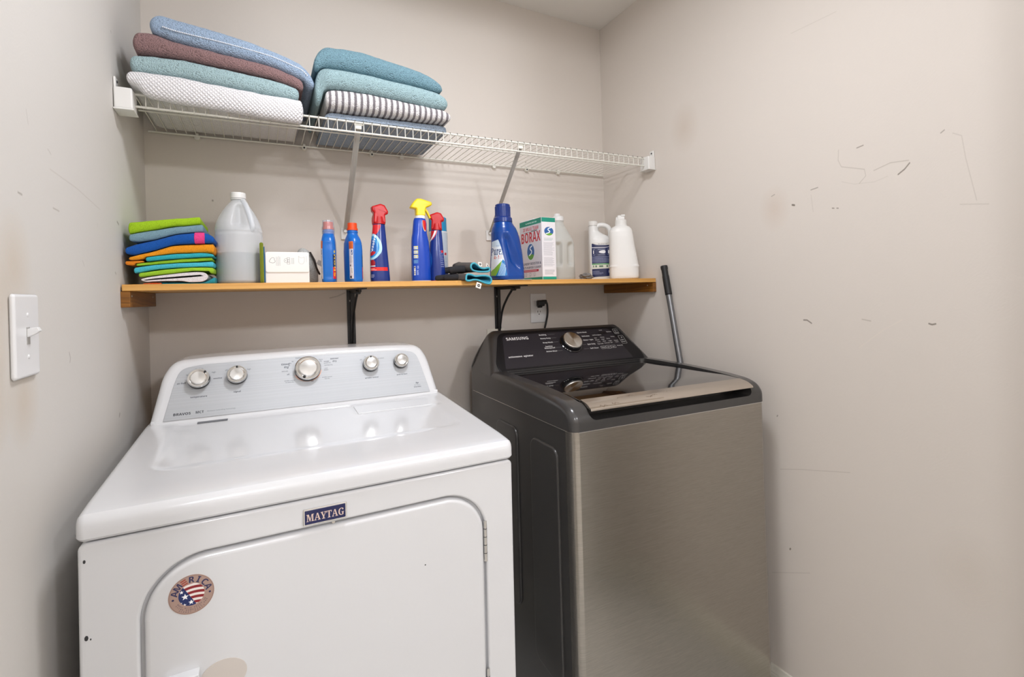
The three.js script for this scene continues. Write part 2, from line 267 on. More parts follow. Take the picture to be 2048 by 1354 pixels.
// ---------------------------------------------------------------- wooden shelf
const SHELF = 1.3325;
{
  const t = thing('wooden_shelf', 'long pine board shelf carrying the cleaning bottles', 'shelf', [(LX + RX) / 2, SHELF - 0.0165, -1.628]);
  const gx = (x) => x - (LX + RX) / 2, gy = (y) => y - SHELF + 0.0165, gz = (z) => z + 1.628;
  const b = planarUV(rbox(RX - LX - 0.006, 0.0165, 0.322, 0.0022, 0, 0.00825, 0));
  { const n = b.attributes.normal, uv = b.attributes.uv; for (let i = 0; i < uv.count; i++) if (Math.abs(n.getZ(i)) > 0.8) uv.setY(i, uv.getY(i) * 5 + 0.07); }
  part('board', b, M.pine, t);
  for (const [x, s] of [[LX + 0.0095, 1], [RX - 0.0095, -1]]) {
    const c = part('cleat', planarUV(rbox(0.019, 0.0395, 0.318, 0.0015, gx(x), -0.0202, gz(-1.628))), M.stain, t, 'darker stained wooden cleat');
    for (const z of s > 0 ? [-1.485, -1.74] : [-1.50]) part('screw', new THREE.SphereGeometry(0.0028, 12, 8).scale(0.4, 1, 1).translate(gx(x + s * 0.0098), -0.012, gz(z)), M.screw, c);
  }
  for (const [x, tip] of [[0.281, -1.60], [0.866, -1.60]]) {
    const X = gx(x);
    const k = part('shelf_bracket', merge([rbox(0.028, 0.36, 0.004, 0.001, X, -0.18, gz(-1.787)), rbox(0.006, 0.36, 0.006, 0.001, X, -0.18, gz(-1.782)), rbox(0.026, 0.004, 0.24, 0.001, X, -0.0022, gz(-1.67)), rbox(0.006, 0.01, 0.2, 0.001, X, -0.008, gz(-1.69)),
      tube([[X, -0.008, gz(-1.645)], [X, -0.02, gz(-1.66)], [X, -0.05, gz(-1.70)], [X, -0.10, gz(-1.745)], [X, -0.19, gz(-1.776)]], 0.0045, 30, 8), rbox(0.017, 0.014, 0.022, 0.004, X, -0.012, gz(-1.642))]), M.black, t, 'black metal shelf bracket');
    part('screw', new THREE.SphereGeometry(0.004, 12, 8).scale(1, 1, 0.4).translate(X - 0.002, -0.04, gz(-1.7845)), M.screw, k);
  }
}

// ---------------------------------------------------------------- folded cloth
// a folded cloth: stations [x, underside, top], front and back edge, soft rounded folds
function slab(st, o) {
  const n = o.n || 56, r = o.end || 0.012, x0 = st[0][0], x1 = st[st.length - 1][0], amp = o.amp ?? 0.0012, wav = o.wav ?? 0.0025, sd = o.seed || 0;
  const raw = (x, k) => { let i = 0; while (i < st.length - 2 && x > st[i + 1][0]) i++; const f = Math.min(1, Math.max(0, (x - st[i][0]) / (st[i + 1][0] - st[i][0]))); return st[i][k] + (st[i + 1][k] - st[i][k]) * f; };
  const val = (x, k) => { let s = 0, w = 0; for (let j = -4; j <= 4; j++) { const q = Math.exp(-j * j / 8); s += q * raw(Math.min(x1, Math.max(x0, x + j * 0.004)), k); w += q; } return s / w; };
  const X = []; for (let i = 0; i < 6; i++) X.push([x0 + r * (1 - Math.cos(i / 6 * Math.PI / 2)), Math.sin(i / 6 * Math.PI / 2)]);
  for (let i = 0; i <= n; i++) X.push([x0 + r + (x1 - x0 - 2 * r) * i / n, 1]);
  for (let i = 5; i >= 0; i--) X.push([x1 - r * (1 - Math.cos(i / 6 * Math.PI / 2)), Math.sin(i / 6 * Math.PI / 2)]);
  const K = 64, pos = [], uv = [], idx = [];
  for (const [x, s0] of X) {
    const yb = val(x, 1), yt = val(x, 2), h = (yt - yb) * Math.max(0.12, Math.pow(s0, 0.75)), yc = (yb + yt) / 2 + (o.lift || 0) * (1 - s0), R = Math.min(h / 2, o.rmax || 0.034);
    const zf = o.zf - (1 - s0) * r * 0.8 + wav * noise.noise(x * 9, sd, yc * 5) + (o.skew || 0) * (x - x0), zb = o.zb + (1 - s0) * r * 0.8, ring = [];
    const N = 18, e = o.round ?? 0.8;
    for (let i = 0; i <= N; i++) { const a = -Math.PI / 2 + Math.PI * i / N; ring.push([zf - R + R * Math.sign(Math.cos(a)) * Math.pow(Math.abs(Math.cos(a)), e), yc + h / 2 * Math.sin(a)]); }
    for (let i = 1; i < 14; i++) ring.push([zf - R + (zb + R - zf + R) * i / 14, yc + h / 2]);
    for (let i = 0; i <= N; i++) { const a = Math.PI / 2 + Math.PI * i / N; ring.push([zb + R + R * Math.cos(a), yc + h / 2 * Math.sin(a)]); }
    const nb = o.nb || 13; for (let i = 1; i < nb; i++) ring.push([zb + R + (zf - R - zb - R) * i / nb, yc - h / 2]);
    let arc = 0;
    for (let i = 0; i <= ring.length; i++) {
      const p = ring[i % ring.length]; if (i) { const q = ring[i - 1]; arc += Math.hypot(p[0] - q[0], p[1] - q[1]); }
      const nx = p[0] - (o.zf + o.zb) / 2 > 0 ? 1 : -1, d = amp * noise.noise(x * 55 + sd, p[1] * 70, p[0] * 55) + wav * 0.6 * noise.noise(x * 11, p[1] * 18 + sd, p[0] * 8);
      let z = p[0] + nx * d, y = p[1] + d * 0.8; y = Math.min(y, val(x, 2) + 0.0006); for (const f of o.on || []) { const q = f(x); if (q > 0) y = Math.max(y, q + 0.0018); } if (o.floor) y = Math.max(y, o.floor(x, z)); if (o.ceil) y = Math.min(y, o.ceil(x, z));
      pos.push(x, y, z); uv.push(x, arc);
    }
  }
  const W = pos.length / 3 / X.length;
  for (let i = 0; i < X.length - 1; i++) for (let j = 0; j < W - 1; j++) { const a = i * W + j, b = a + W; idx.push(a, b, a + 1, b, b + 1, a + 1); }
  for (const [row, flip] of [[0, 1], [X.length - 1, 0]]) {
    let cx = 0, cy = 0, cz = 0; for (let j = 0; j < W - 1; j++) { const q = (row * W + j) * 3; cx += pos[q]; cy += pos[q + 1]; cz += pos[q + 2]; }
    const c = pos.length / 3; const kx = cx / (W - 1), kz = o.cz || cz / (W - 1); pos.push(kx, o.floor ? Math.max(cy / (W - 1), o.floor(kx, kz) + 0.004) : cy / (W - 1), kz); uv.push(pos[c * 3], 0);
    for (let j = 0; j < W - 1; j++) { const a = row * W + j; flip ? idx.push(c, a, a + 1) : idx.push(c, a + 1, a); }
  }
  const g = new THREE.BufferGeometry(); g.setAttribute('position', new THREE.Float32BufferAttribute(pos, 3)); g.setAttribute('uv', new THREE.Float32BufferAttribute(uv, 2)); g.setIndex(idx);
  g.userData.top = (x) => (x < x0 - 0.003 || x > x1 + 0.003 ? 0 : val(Math.min(x1, Math.max(x0, x)), 2));
  g.computeVertexNormals();
  const nn = g.attributes.normal; for (let i = 0; i < X.length; i++) { const a = i * W, b = a + W - 1; const q = new THREE.Vector3(nn.getX(a) + nn.getX(b), nn.getY(a) + nn.getY(b), nn.getZ(a) + nn.getZ(b)).normalize(); nn.setXYZ(a, q.x, q.y, q.z); nn.setXYZ(b, q.x, q.y, q.z); }
  return g;
}
const pile = (c, s = 14, bump = 0.0034) => mat(c, 0.95, { map: rep(terryTone, s), bumpMap: rep(terry, s), bumpScale: bump, sheen: 0.25, sheenRoughness: 0.7, sheenColor: new THREE.Color(c) });
const onDeck = (x, z) => deck(x) + 0.0042 - THREE.MathUtils.smoothstep(z, -1.469, -1.456) * 0.08;
const topOf = (m) => m.geometry.userData.top;
function towel(st, o, m, label, group) { return single('bath_towel', slab(st, o), m, label, 'towel', [0, 0, 0], group); }
const ZB = -1.765;
const LS = 'towels in the left stack', RS = 'towels in the right stack';
const blueT = [[-0.232, 1.961, 1.995], [-0.214, 1.9561, 2.0135], [-0.183, 1.9477, 2.0079], [-0.093, 1.9391, 1.9991], [-0.069, 1.9368, 1.9948], [-0.015, 1.9324, 1.9851], [0.039, 1.9278, 1.9723], [0.068, 1.9185, 1.9654], [0.113, 1.9038, 1.9497], [0.139, 1.8812, 1.9218], [0.146, 1.8812, 1.9053]];
const whiteT = towel([[-0.277, 1.8185, 1.8434], [-0.259, 1.8165, 1.85], [-0.242, 1.793, 1.8515], [-0.172, 1.787, 1.8526], [-0.073, 1.785, 1.847], [0.007, 1.779, 1.842], [0.036, 1.778, 1.8409], [0.114, 1.776, 1.8391]], { zf: -1.434, zb: ZB, seed: 4, nb: 60, rmax: 0.019, cz: -1.462, floor: onDeck, end: 0.009 }, mat('#f1eff0', 0.95, { map: rep(waffleTone, 24), bumpMap: rep(waffle, 24), bumpScale: 0.003, sheen: 0.2 }), 'white waffle weave bath towel at the bottom of the left stack', LS);
const tealT = towel([[-0.272, 1.8502, 1.8917], [-0.25, 1.851, 1.8985], [-0.171, 1.8545, 1.9045], [-0.071, 1.8489, 1.898], [0.036, 1.8429, 1.8905], [0.105, 1.84, 1.8735]], { on: [topOf(whiteT)], zf: -1.446, zb: ZB, seed: 3 }, pile('#b0cbcf'), 'pale teal bath towel between the mauve and the white towel', LS);
const mauT = towel([[-0.266, 1.9034, 1.945], [-0.258, 1.9034, 1.9564], [-0.232, 1.9046, 1.9608], [-0.183, 1.9065, 1.9471], [-0.07, 1.9004, 1.9355], [0.038, 1.8932, 1.9265], [0.1, 1.877, 1.908], [0.117, 1.866, 1.9]], { on: [topOf(tealT),topOf(whiteT)], zf: -1.45, zb: ZB, seed: 2 }, pile('#9a7a79'), 'mauve brown bath towel under the light blue one in the left stack', LS);
const bt = towel(blueT, { on: [topOf(mauT),topOf(tealT)], zf: -1.452, zb: ZB, seed: 1, end: 0.014 }, pile('#a8bed8'), 'light blue bath towel with white stitched line, topmost of the left stack', LS);
{
  const pts = []; for (let i = 0; i <= 22; i++) { const x = -0.205 + i * 0.0152; let k = 0; while (k < blueT.length - 2 && x > blueT[k + 1][0]) k++; const f = (x - blueT[k][0]) / (blueT[k + 1][0] - blueT[k][0]), yb = blueT[k][1] + (blueT[k + 1][1] - blueT[k][1]) * f, yt = blueT[k][2] + (blueT[k + 1][2] - blueT[k][2]) * f; pts.push([x, yb + (yt - yb) * (0.36 + 0.2 * i / 22), -1.4512 + 0.0025 * noise.noise(x * 9, 1, (yb + yt) * 2.5)]); }
  const c = new THREE.CatmullRomCurve3(pts.map(V)), st = []; for (let i = 0; i < 90; i++) { const a = c.getPoint((i + 0.15) / 90), b = c.getPoint((i + 0.75) / 90); st.push(rod(a.toArray(), b.toArray(), 0.0017, 5)); }
  const s = part('stitching', merge(st), mat('#f2f4f8', 0.9), bt, 'white stitched line'); s.userData.kind = 'stuff';
}
const greyT = towel([[0.175, 1.8, 1.826], [0.191, 1.803, 1.8365], [0.269, 1.8044, 1.8385], [0.358, 1.8061, 1.8415], [0.451, 1.8077, 1.843], [0.535, 1.809, 1.8465], [0.553, 1.8095, 1.842]], { zf: -1.4865, zb: ZB, seed: 8, floor: (x) => deck(x) + 0.0035, end: 0.009 }, pile('#adbdd0'), 'blue grey bath towel lying on the wire at the bottom of the right stack', RS);

let stripT;
{
  const stripes = canvas(64, 16, (g) => { g.fillStyle = '#efeceb'; g.fillRect(0, 0, 64, 16); for (let x = 0; x < 64; x++) for (let y = 0; y < 16; y++) { const d = Math.abs(x - 32 + (rnd() - 0.5) * 6); if (d < 13) { g.fillStyle = rnd() < 0.5 ? '#7b7579' : '#8d878a'; g.fillRect(x, y, 1, 1); } } });
  stripT = towel([[0.175, 1.8425, 1.882], [0.191, 1.839, 1.893], [0.215, 1.8395, 1.896], [0.269, 1.841, 1.8972], [0.3, 1.842, 1.898], [0.358, 1.844, 1.894], [0.39, 1.8443, 1.892], [0.451, 1.845, 1.888], [0.485, 1.846, 1.886], [0.535, 1.848, 1.885], [0.556, 1.8488, 1.8705]], { on: [topOf(greyT)], zf: -1.452, zb: ZB, seed: 7, end: 0.009 }, mat(0xffffff, 0.95, { map: rep(stripes, 1 / 0.0178, 60), bumpMap: rep(terry, 16), bumpScale: 0.003 }), 'white bath towel with narrow grey stripes', RS);
}
const paleT = towel([[0.147, 1.845, 1.91], [0.158, 1.838, 1.945], [0.165, 1.842, 1.953], [0.172, 1.893, 1.9545], [0.215, 1.8987, 1.9561], [0.3, 1.9, 1.956], [0.39, 1.8942, 1.949], [0.454, 1.89, 1.946], [0.485, 1.888, 1.9425], [0.513, 1.8877, 1.94], [0.538, 1.8872, 1.93], [0.547, 1.8872, 1.914]], { on: [topOf(stripT),topOf(greyT)], zf: -1.452, zb: ZB, seed: 6, end: 0.012 }, pile('#a9c6cb'), 'pale teal bath towel with drooping end on top of the striped one', RS);
const darkT = towel([[0.147, 1.9333, 1.97], [0.16, 1.943, 2.0], [0.175, 1.9543, 2.0177], [0.217, 1.9571, 2.0215], [0.275, 1.9572, 2.0232], [0.302, 1.9573, 2.0206], [0.363, 1.9522, 2.0146], [0.391, 1.9499, 2.01], [0.454, 1.9473, 1.9996], [0.504, 1.9418, 1.9834], [0.526, 1.9394, 1.966], [0.532, 1.9393, 1.955]], { on: [topOf(paleT)], zf: -1.456, zb: ZB, seed: 5, end: 0.014 }, pile('#7fa5b3'), 'dark teal bath towel, topmost of the right stack', RS);
// cleaning cloths stacked on the wooden shelf
const CS = 'cloths stacked at the left end of the wooden shelf';
const onShelf = () => SHELF + 0.0005;
function cloth(st, o, c, label) { return single('cleaning_cloth', slab(st, { zf: -1.482, zb: -1.69, amp: 0.0006, wav: 0.0022, end: 0.004, round: 0.55, floor: onShelf, n: 40, ...o }), pile(c, 30, 0.0005), label, 'cloth', [0, 0, 0], CS); }
// bottom to top
cloth([[-0.262, 1.333, 1.3345], [-0.246, 1.333, 1.3362], [-0.225, 1.333, 1.336]], { seed: 31, zf: -1.474, end: 0.003, n: 10, zb: -1.62 }, '#e8622a', 'red orange corner of cloth under the white folded cloth');
cloth([[-0.236, 1.333, 1.337], [-0.183, 1.333, 1.336], [-0.135, 1.333, 1.3358], [-0.121, 1.333, 1.342], [-0.110, 1.333, 1.354]], { seed: 30, zf: -1.485, end: 0.003 }, '#2a98a8', 'teal cloth at the bottom, right of the white folded cloth');
{
  const s = poly([[-0.269, 1.3455], [-0.255, 1.3505], [-0.226, 1.3555], [-0.182, 1.3615], [-0.15, 1.3642], [-0.132, 1.3628], [-0.1245, 1.354], [-0.127, 1.3455], [-0.138, 1.3385], [-0.165, 1.3378], [-0.185, 1.3415], [-0.226, 1.3412], [-0.258, 1.3395]], 0.006);
  s.holes.push(poly([[-0.2635, 1.345], [-0.24, 1.3488], [-0.19, 1.3538], [-0.142, 1.3578], [-0.132, 1.3535], [-0.142, 1.3518], [-0.19, 1.3475], [-0.24, 1.3438], [-0.258, 1.342]], 0.0015));
  single('cleaning_cloth', planarUV(ext(s, 0.2, 0.0008, 2, 8)).translate(0, -0.001, -1.678), pile('#efe8ea', 30, 0.0005), 'white cloth folded double, its loop end to the right', 'cloth', [0, 0, 0], CS);
}
const whiteTop = (x) => (x < -0.27 || x > -0.122 ? 0 : THREE.MathUtils.lerp(1.3468, 1.3645, Math.min(1, Math.max(0, (x + 0.269) / 0.11))));
const c9 = cloth([[-0.271, 1.3503, 1.36], [-0.226, 1.356, 1.368], [-0.163, 1.364, 1.3745], [-0.13, 1.362, 1.376], [-0.112, 1.3585, 1.374]], { on: [whiteTop], seed: 29, zf: -1.477 }, '#a0cf2e', 'lime green cloth lying on the white folded cloth');
const c8 = cloth([[-0.281, 1.3600, 1.374], [-0.262, 1.364, 1.378], [-0.238, 1.3695, 1.381], [-0.188, 1.3748, 1.386], [-0.112, 1.3765, 1.391]], { on: [topOf(c9),whiteTop], seed: 28, zf: -1.48 }, '#4cc0d4', 'sky blue cloth below the thin lime green one');
const c7 = cloth([[-0.276, 1.3784, 1.3835], [-0.249, 1.3816, 1.3892], [-0.225, 1.3846, 1.392], [-0.188, 1.3875, 1.396], [-0.163, 1.3894, 1.398], [-0.115, 1.3945, 1.402]], { on: [topOf(c8)], seed: 27 }, '#9fd02b', 'thin lime green cloth between the teal and the sky blue cloth');
const c6 = cloth([[-0.256, 1.3895, 1.3999], [-0.2, 1.3965, 1.4093], [-0.149, 1.4015, 1.412], [-0.126, 1.402, 1.413], [-0.111, 1.4024, 1.407]], { on: [topOf(c7),topOf(c8)], seed: 26, zf: -1.477 }, '#2fb0bd', 'teal cloth just below the orange ones');
const flap = slab([[-0.298, 1.383, 1.3905], [-0.289, 1.379, 1.3912], [-0.280, 1.3785, 1.3918], [-0.272, 1.3862, 1.3918], [-0.2605, 1.3885, 1.3918]], { amp: 0.0006, wav: 0.0022, round: 0.55, on: [topOf(c7), topOf(c8)], seed: 25, zf: -1.483, end: 0.004, n: 16, zb: -1.6 }), flapTop = flap.userData.top;
const c5 = cloth([[-0.29, 1.393, 1.3985], [-0.272, 1.3935, 1.4065], [-0.254, 1.399, 1.4115], [-0.235, 1.404, 1.4178], [-0.2, 1.4101, 1.4318], [-0.174, 1.4114, 1.434], [-0.125, 1.4135, 1.4365], [-0.11, 1.4126, 1.437]], { on: [topOf(c6),topOf(c7),flapTop], seed: 24, zf: -1.481 }, '#f39a12', 'orange cloth bulging under the royal blue one, its lower flap drooping left');
part('flap', flap, pile('#ee8a1c', 30, 0.0005), c5, 'lower drooping flap');
const rb = cloth([[-0.296, 1.409, 1.4214], [-0.276, 1.4045, 1.433], [-0.249, 1.4126, 1.4400], [-0.199, 1.4332, 1.4580], [-0.174, 1.4356, 1.463], [-0.148, 1.4373, 1.466], [-0.122, 1.4389, 1.4665], [-0.109, 1.4397, 1.452]], { on: [topOf(c5),topOf(c6),flapTop], seed: 23, zf: -1.478 }, '#0a55ab', 'royal blue cloth with a pink band at its right');
{ const g = slab([[-0.1535, 1.4368, 1.4665], [-0.142, 1.4372, 1.4672], [-0.130, 1.4380, 1.467]], { zf: -1.4768, zb: -1.66, amp: 0.0006, wav: 0.0016, end: 0.0015, n: 8, seed: 23, round: 0.55 }); part('band', g, pile('#f0458c', 30, 0.0005), rb, 'pink band'); }
const c2 = cloth([[-0.289, 1.4414, 1.456], [-0.273, 1.438, 1.462], [-0.236, 1.4458, 1.470], [-0.198, 1.4598, 1.4795], [-0.173, 1.4641, 1.482], [-0.133, 1.4682, 1.488]], { on: [topOf(rb)], seed: 22 }, '#7d9eac', 'grey blue cloth under the topmost lime green one');
const c1 = cloth([[-0.291, 1.4568, 1.4874], [-0.235, 1.4714, 1.4961], [-0.198, 1.4818, 1.5013], [-0.175, 1.483, 1.504], [-0.139, 1.4895, 1.509]], { on: [topOf(c2)], seed: 21, zf: -1.488 }, '#a6cf1c', 'lime green cloth, topmost of the cloth stack');

// ---------------------------------------------------------------- bottles
// a bottle's shell from rows [y, rx, rz, exponent, ox, oz]; a angle, superellipse sections
function section(P, y, a, mod) {
  let i = 0; while (i < P.length - 2 && y > P[i + 1][0]) i++;
  const A = P[i], B = P[i + 1], f = Math.min(1, Math.max(0, (y - A[0]) / (B[0] - A[0] || 1))), m = (k, d) => (A[k] ?? d) + ((B[k] ?? d) - (A[k] ?? d)) * f;
  const e = 2 / m(3, 2), c = Math.cos(a), s = Math.sin(a), q = mod ? mod(y, a) : 1;
  return [q * m(1) * Math.sign(c) * Math.pow(Math.abs(c), e) + m(4, 0), q * m(2) * Math.sign(s) * Math.pow(Math.abs(s), e) + m(5, 0)];
}
function shell(P, o = {}) {
  const N = o.n || 64, ys = [], pos = [], idx = [];
  for (let i = 0; i < P.length - 1; i++) { const k = Math.max(1, Math.ceil((P[i + 1][0] - P[i][0]) / (o.step || 0.006))); for (let j = 0; j < k; j++) ys.push(P[i][0] + (P[i + 1][0] - P[i][0]) * j / k); }
  ys.push(P[P.length - 1][0]);
  ys.forEach((y) => { for (let j = 0; j < N; j++) { const [x, z] = section(P, y, j / N * 2 * Math.PI, o.mod); pos.push(x, y, z); } });
  for (let i = 0; i < ys.length - 1; i++) for (let j = 0; j < N; j++) { const a = i * N + j, b = i * N + (j + 1) % N; idx.push(a, a + N, b, b, a + N, b + N); }
  for (const row of [0, ys.length - 1]) { const c = pos.length / 3, L = P[row ? P.length - 1 : 0]; pos.push(L[4] ?? 0, ys[row], L[5] ?? 0); for (let j = 0; j < N; j++) { const a = row * N + j, b = row * N + (j + 1) % N; row ? idx.push(c, b, a) : idx.push(c, a, b); } }
  const g = new THREE.BufferGeometry(); g.setAttribute('position', new THREE.Float32BufferAttribute(pos, 3)); g.setAttribute('uv', new THREE.Float32BufferAttribute(new Float32Array(pos.length / 3 * 2), 2)); g.setIndex(idx);
  g.computeVertexNormals(); return crease(g, 0.7);
}
function patch(P, y0, y1, aL, aR, o = {}) {                                   // a label wrapped on the shell, u from aL to aR
  const NU = o.nu || 28, NV = o.nv || 28, pos = [], uv = [], idx = [], d = o.off ?? 0.0005;
  for (let i = 0; i <= NV; i++) for (let j = 0; j <= NU; j++) {
    const y = y0 + (y1 - y0) * i / NV, a = aL + (aR - aL) * j / NU, p = section(P, y, a, o.mod), q = section(P, y, a + 0.01, o.mod), t = [q[0] - p[0], q[1] - p[1]], l = Math.hypot(...t) || 1;
    pos.push(p[0] + t[1] / l * d, y, p[1] - t[0] / l * d); uv.push(j / NU, i / NV);
  }
  for (let i = 0; i < NV; i++) for (let j = 0; j < NU; j++) { const a = i * (NU + 1) + j, b = a + NU + 1; idx.push(a, a + 1, b, b, a + 1, b + 1); }
  const g = new THREE.BufferGeometry(); g.setAttribute('position', new THREE.Float32BufferAttribute(pos, 3)); g.setAttribute('uv', new THREE.Float32BufferAttribute(uv, 2)); g.setIndex(idx); g.computeVertexNormals(); return g;
}
const label = (w, h, draw, rough = 0.35) => mat(0xffffff, rough, { map: canvas(w, h, draw), side: THREE.DoubleSide });
const H = Math.PI / 2;
function lines(g, x, y, w, n, dy, c, lw = 3, jag = 0.25) { g.strokeStyle = c; g.lineWidth = lw; for (let i = 0; i < n; i++) { g.setLineDash([5 + 7 * rnd(), 2, 9 * rnd() + 3, 3]); g.beginPath(); g.moveTo(x, y + i * dy); g.lineTo(x + w * (1 - jag * rnd()), y + i * dy); g.stroke(); } g.setLineDash([]); }
function text(g, s, x, y, font, c, o = {}) { g.save(); g.translate(x, y); if (o.rot) g.rotate(o.rot); if (o.sx || o.sy) g.scale(o.sx || 1, o.sy || 1); if (o.skew) g.transform(1, 0, o.skew, 1, 0, 0); g.font = font; g.fillStyle = c; g.textAlign = o.align || 'center'; g.textBaseline = 'middle'; g.fillText(s, 0, 0); g.restore(); }
function barcode(g, x, y, w, h) { g.fillStyle = '#fff'; g.fillRect(x, y, w, h); g.fillStyle = '#111'; for (let i = 4; i < w - 4;) { const k = 1 + Math.floor(rnd() * 4); if (rnd() < 0.55) g.fillRect(x + i, y + 4, k, h - 8); i += k + 1; } }

// translucent jug, half full
{
  const t = thing('plastic_jug', 'translucent plastic jug half full of clear liquid beside the cloth stack', 'jug', [-0.0545, SHELF, -1.575]);
  const hdpe = mat(lin(0.93, 0.95, 0.97), 0.3, { transmission: 0.6, thickness: 0, ior: 1.3 });
  const P = [[0.0005, 0.05], [0.003, 0.056], [0.008, 0.0595], [0.14, 0.0598], [0.143, 0.0588], [0.147, 0.0588], [0.150, 0.0598], [0.160, 0.0595], [0.172, 0.057], [0.19, 0.05], [0.21, 0.039], [0.226, 0.028], [0.236, 0.0195], [0.24, 0.0178], [0.246, 0.0178]].map(([y, r]) => [y, r, r, 2]);
  const mod = (y, a) => { const w = THREE.MathUtils.smoothstep(y, 0.148, 0.172) * (1 - THREE.MathUtils.smoothstep(y, 0.215, 0.234)); let d = a - 0.95; d = Math.atan2(Math.sin(d), Math.cos(d)); return 1 - w * 0.42 * (Math.exp(-Math.pow((d - 0.52) / 0.34, 2)) + Math.exp(-Math.pow((d + 0.52) / 0.34, 2))); };
  part('bottle_body', shell(P, { mod, step: 0.004, n: 96 }), hdpe, t);
  part('liquid', shell([[0.003, 0.052, 0.052, 2], [0.009, 0.0572, 0.0572, 2], [0.088, 0.0575, 0.0575, 2]]), mat(lin(0.60, 0.64, 0.66), 0.15, { transmission: 0.55, thickness: 0, ior: 1.15 }), t);
  const hp = [[0.239, 0.020], [0.225, 0.032], [0.205, 0.043], [0.185, 0.0525], [0.165, 0.0585], [0.156, 0.0575], [0.148, 0.052]].map(([y, r]) => [r * Math.cos(0.95) * 1.02, y, r * Math.sin(0.95) * 1.02]);
  part('handle', tube(hp, 0.0068, 40, 14), hdpe, t);
  part('cap', merge([cyl(0.0195, 0.0198, 0.013, 0, 0.2525, 0), cyl(0.0185, 0.0195, 0.003, 0, 0.2605, 0), new THREE.TorusGeometry(0.0185, 0.0018, 8, 40).rotateX(H).translate(0, 0.243, 0)]), M.white, t, 'white screw cap');
}
// sponge standing behind the carton
{
  const t = thing('scrub_sponge', 'yellow green and blue scrub sponge on edge between jug and white carton', 'sponge', [0.002, SHELF, -1.517]);
  part('sponge_foam', rbox(0.0095, 0.114, 0.034, 0.0046, -0.0012, 0.0575, 0), mat('#97a52a', 0.95, { bumpMap: rep(terry, 1), bumpScale: 0.002 }), t, 'yellow green foam');
  part('scouring_pad', rbox(0.003, 0.1, 0.03, 0.0012, 0.0052, 0.053, -0.002), mat('#2f6593', 0.95), t, 'blue scouring layer');
}
// white carton
{
  const t = thing('carton', 'small white cardboard carton with grey line drawings lying on the shelf', 'box', [0.0665, SHELF, -1.548], 0);
  const card = mat('#eceae6', 0.7);
  part('box_body', rbox(0.1145, 0.087, 0.085, 0.0015, 0, 0.0438, -0.006), card, t);
  const ink = (g, w, h) => {
    g.fillStyle = '#f0eeea'; g.fillRect(0, 0, w, h); g.strokeStyle = '#6a6866'; g.lineWidth = 5; g.save(); g.translate(0, 10);
    g.beginPath(); g.moveTo(70, 125); g.bezierCurveTo(75, 80, 150, 70, 128, 120); g.bezierCurveTo(170, 160, 110, 190, 85, 170); g.bezierCurveTo(50, 165, 45, 140, 70, 125); g.stroke();
    for (const x of [160, 178, 196, 214]) { g.setLineDash([9, 3, 5, 3, 14, 3]); g.lineWidth = 4; g.beginPath(); g.moveTo(x, 60 + 20 * rnd()); g.lineTo(x, 220); g.stroke(); } g.setLineDash([]); g.lineWidth = 4;
    g.beginPath(); g.ellipse(305, 135, 28, 34, 0, 0, 7); g.stroke(); g.beginPath(); g.arc(300, 135, 6, 0, 7); g.fillStyle = '#555'; g.fill(); for (const y of [85, 125, 165]) g.strokeRect(322, y, 42, 28);
    for (const x of [392, 408, 424]) { g.setLineDash([7, 3, 12, 4]); g.beginPath(); g.moveTo(x, 90); g.lineTo(x, 190); g.stroke(); } g.setLineDash([7, 5]);
    g.beginPath(); g.moveTo(500, 60); g.quadraticCurveTo(535, 110, 585, 70); g.quadraticCurveTo(600, 160, 560, 190); g.quadraticCurveTo(490, 200, 500, 120); g.closePath(); g.stroke(); g.beginPath(); g.moveTo(620, 60); g.lineTo(620, 160); g.stroke(); g.setLineDash([]); g.restore();
  };
  const f = part('flap', fitUV(ext(rr(-0.0565, 0.031, 0.113, 0.058, 0.006), 0.0022, 0.0006), -0.0565, 0.031, 0.0565, 0.089), mat(0xffffff, 0.7, { map: canvas(660, 340, ink) }), t); f.position.z = 0.0372; f.rotation.x = 0.0;
}
// grey felt pouch behind the carton
{
  const t = thing('felt_pouch', 'speckled grey pouch with a dark strap behind the white carton', 'pouch', [0.131, SHELF, -1.665]); t.scale.set(1, 1.1, 1);
  const felt = mat(0xffffff, 0.95, { map: rep(canvas(128, 128, (g) => { for (let i = 0; i < 128; i++) for (let j = 0; j < 128; j++) { const v = 140 + Math.floor(85 * rnd()); g.fillStyle = `rgb(${v},${v},${v - 4})`; g.fillRect(i, j, 1, 1); } }), 12) });
  part('pouch_body', planarUV(shell([[0.0005, 0.026, 0.03, 2.4], [0.01, 0.031, 0.036, 2.4], [0.04, 0.031, 0.036, 2.4], [0.07, 0.029, 0.032, 2.3, -0.004], [0.09, 0.023, 0.024, 2.2, -0.009], [0.101, 0.013, 0.014, 2, -0.012], [0.106, 0.004, 0.005, 2, -0.014]])), felt, t);
  part('strap', tube([[0.006, 0.092, 0.03], [0.016, 0.07, 0.036], [0.024, 0.045, 0.037], [0.033, 0.028, 0.03]], 0.0032, 20, 6), mat('#2b2019', 0.6), t, 'dark strap');
  part('tag', rbox(0.02, 0.014, 0.002, 0.0009, 0, 0, 0).rotateZ(-0.5).translate(0.036, 0.06, 0.03), mat('#e3e0da', 0.4, { transmission: 0.3, thickness: 0 }), t, 'pale plastic tag');
}
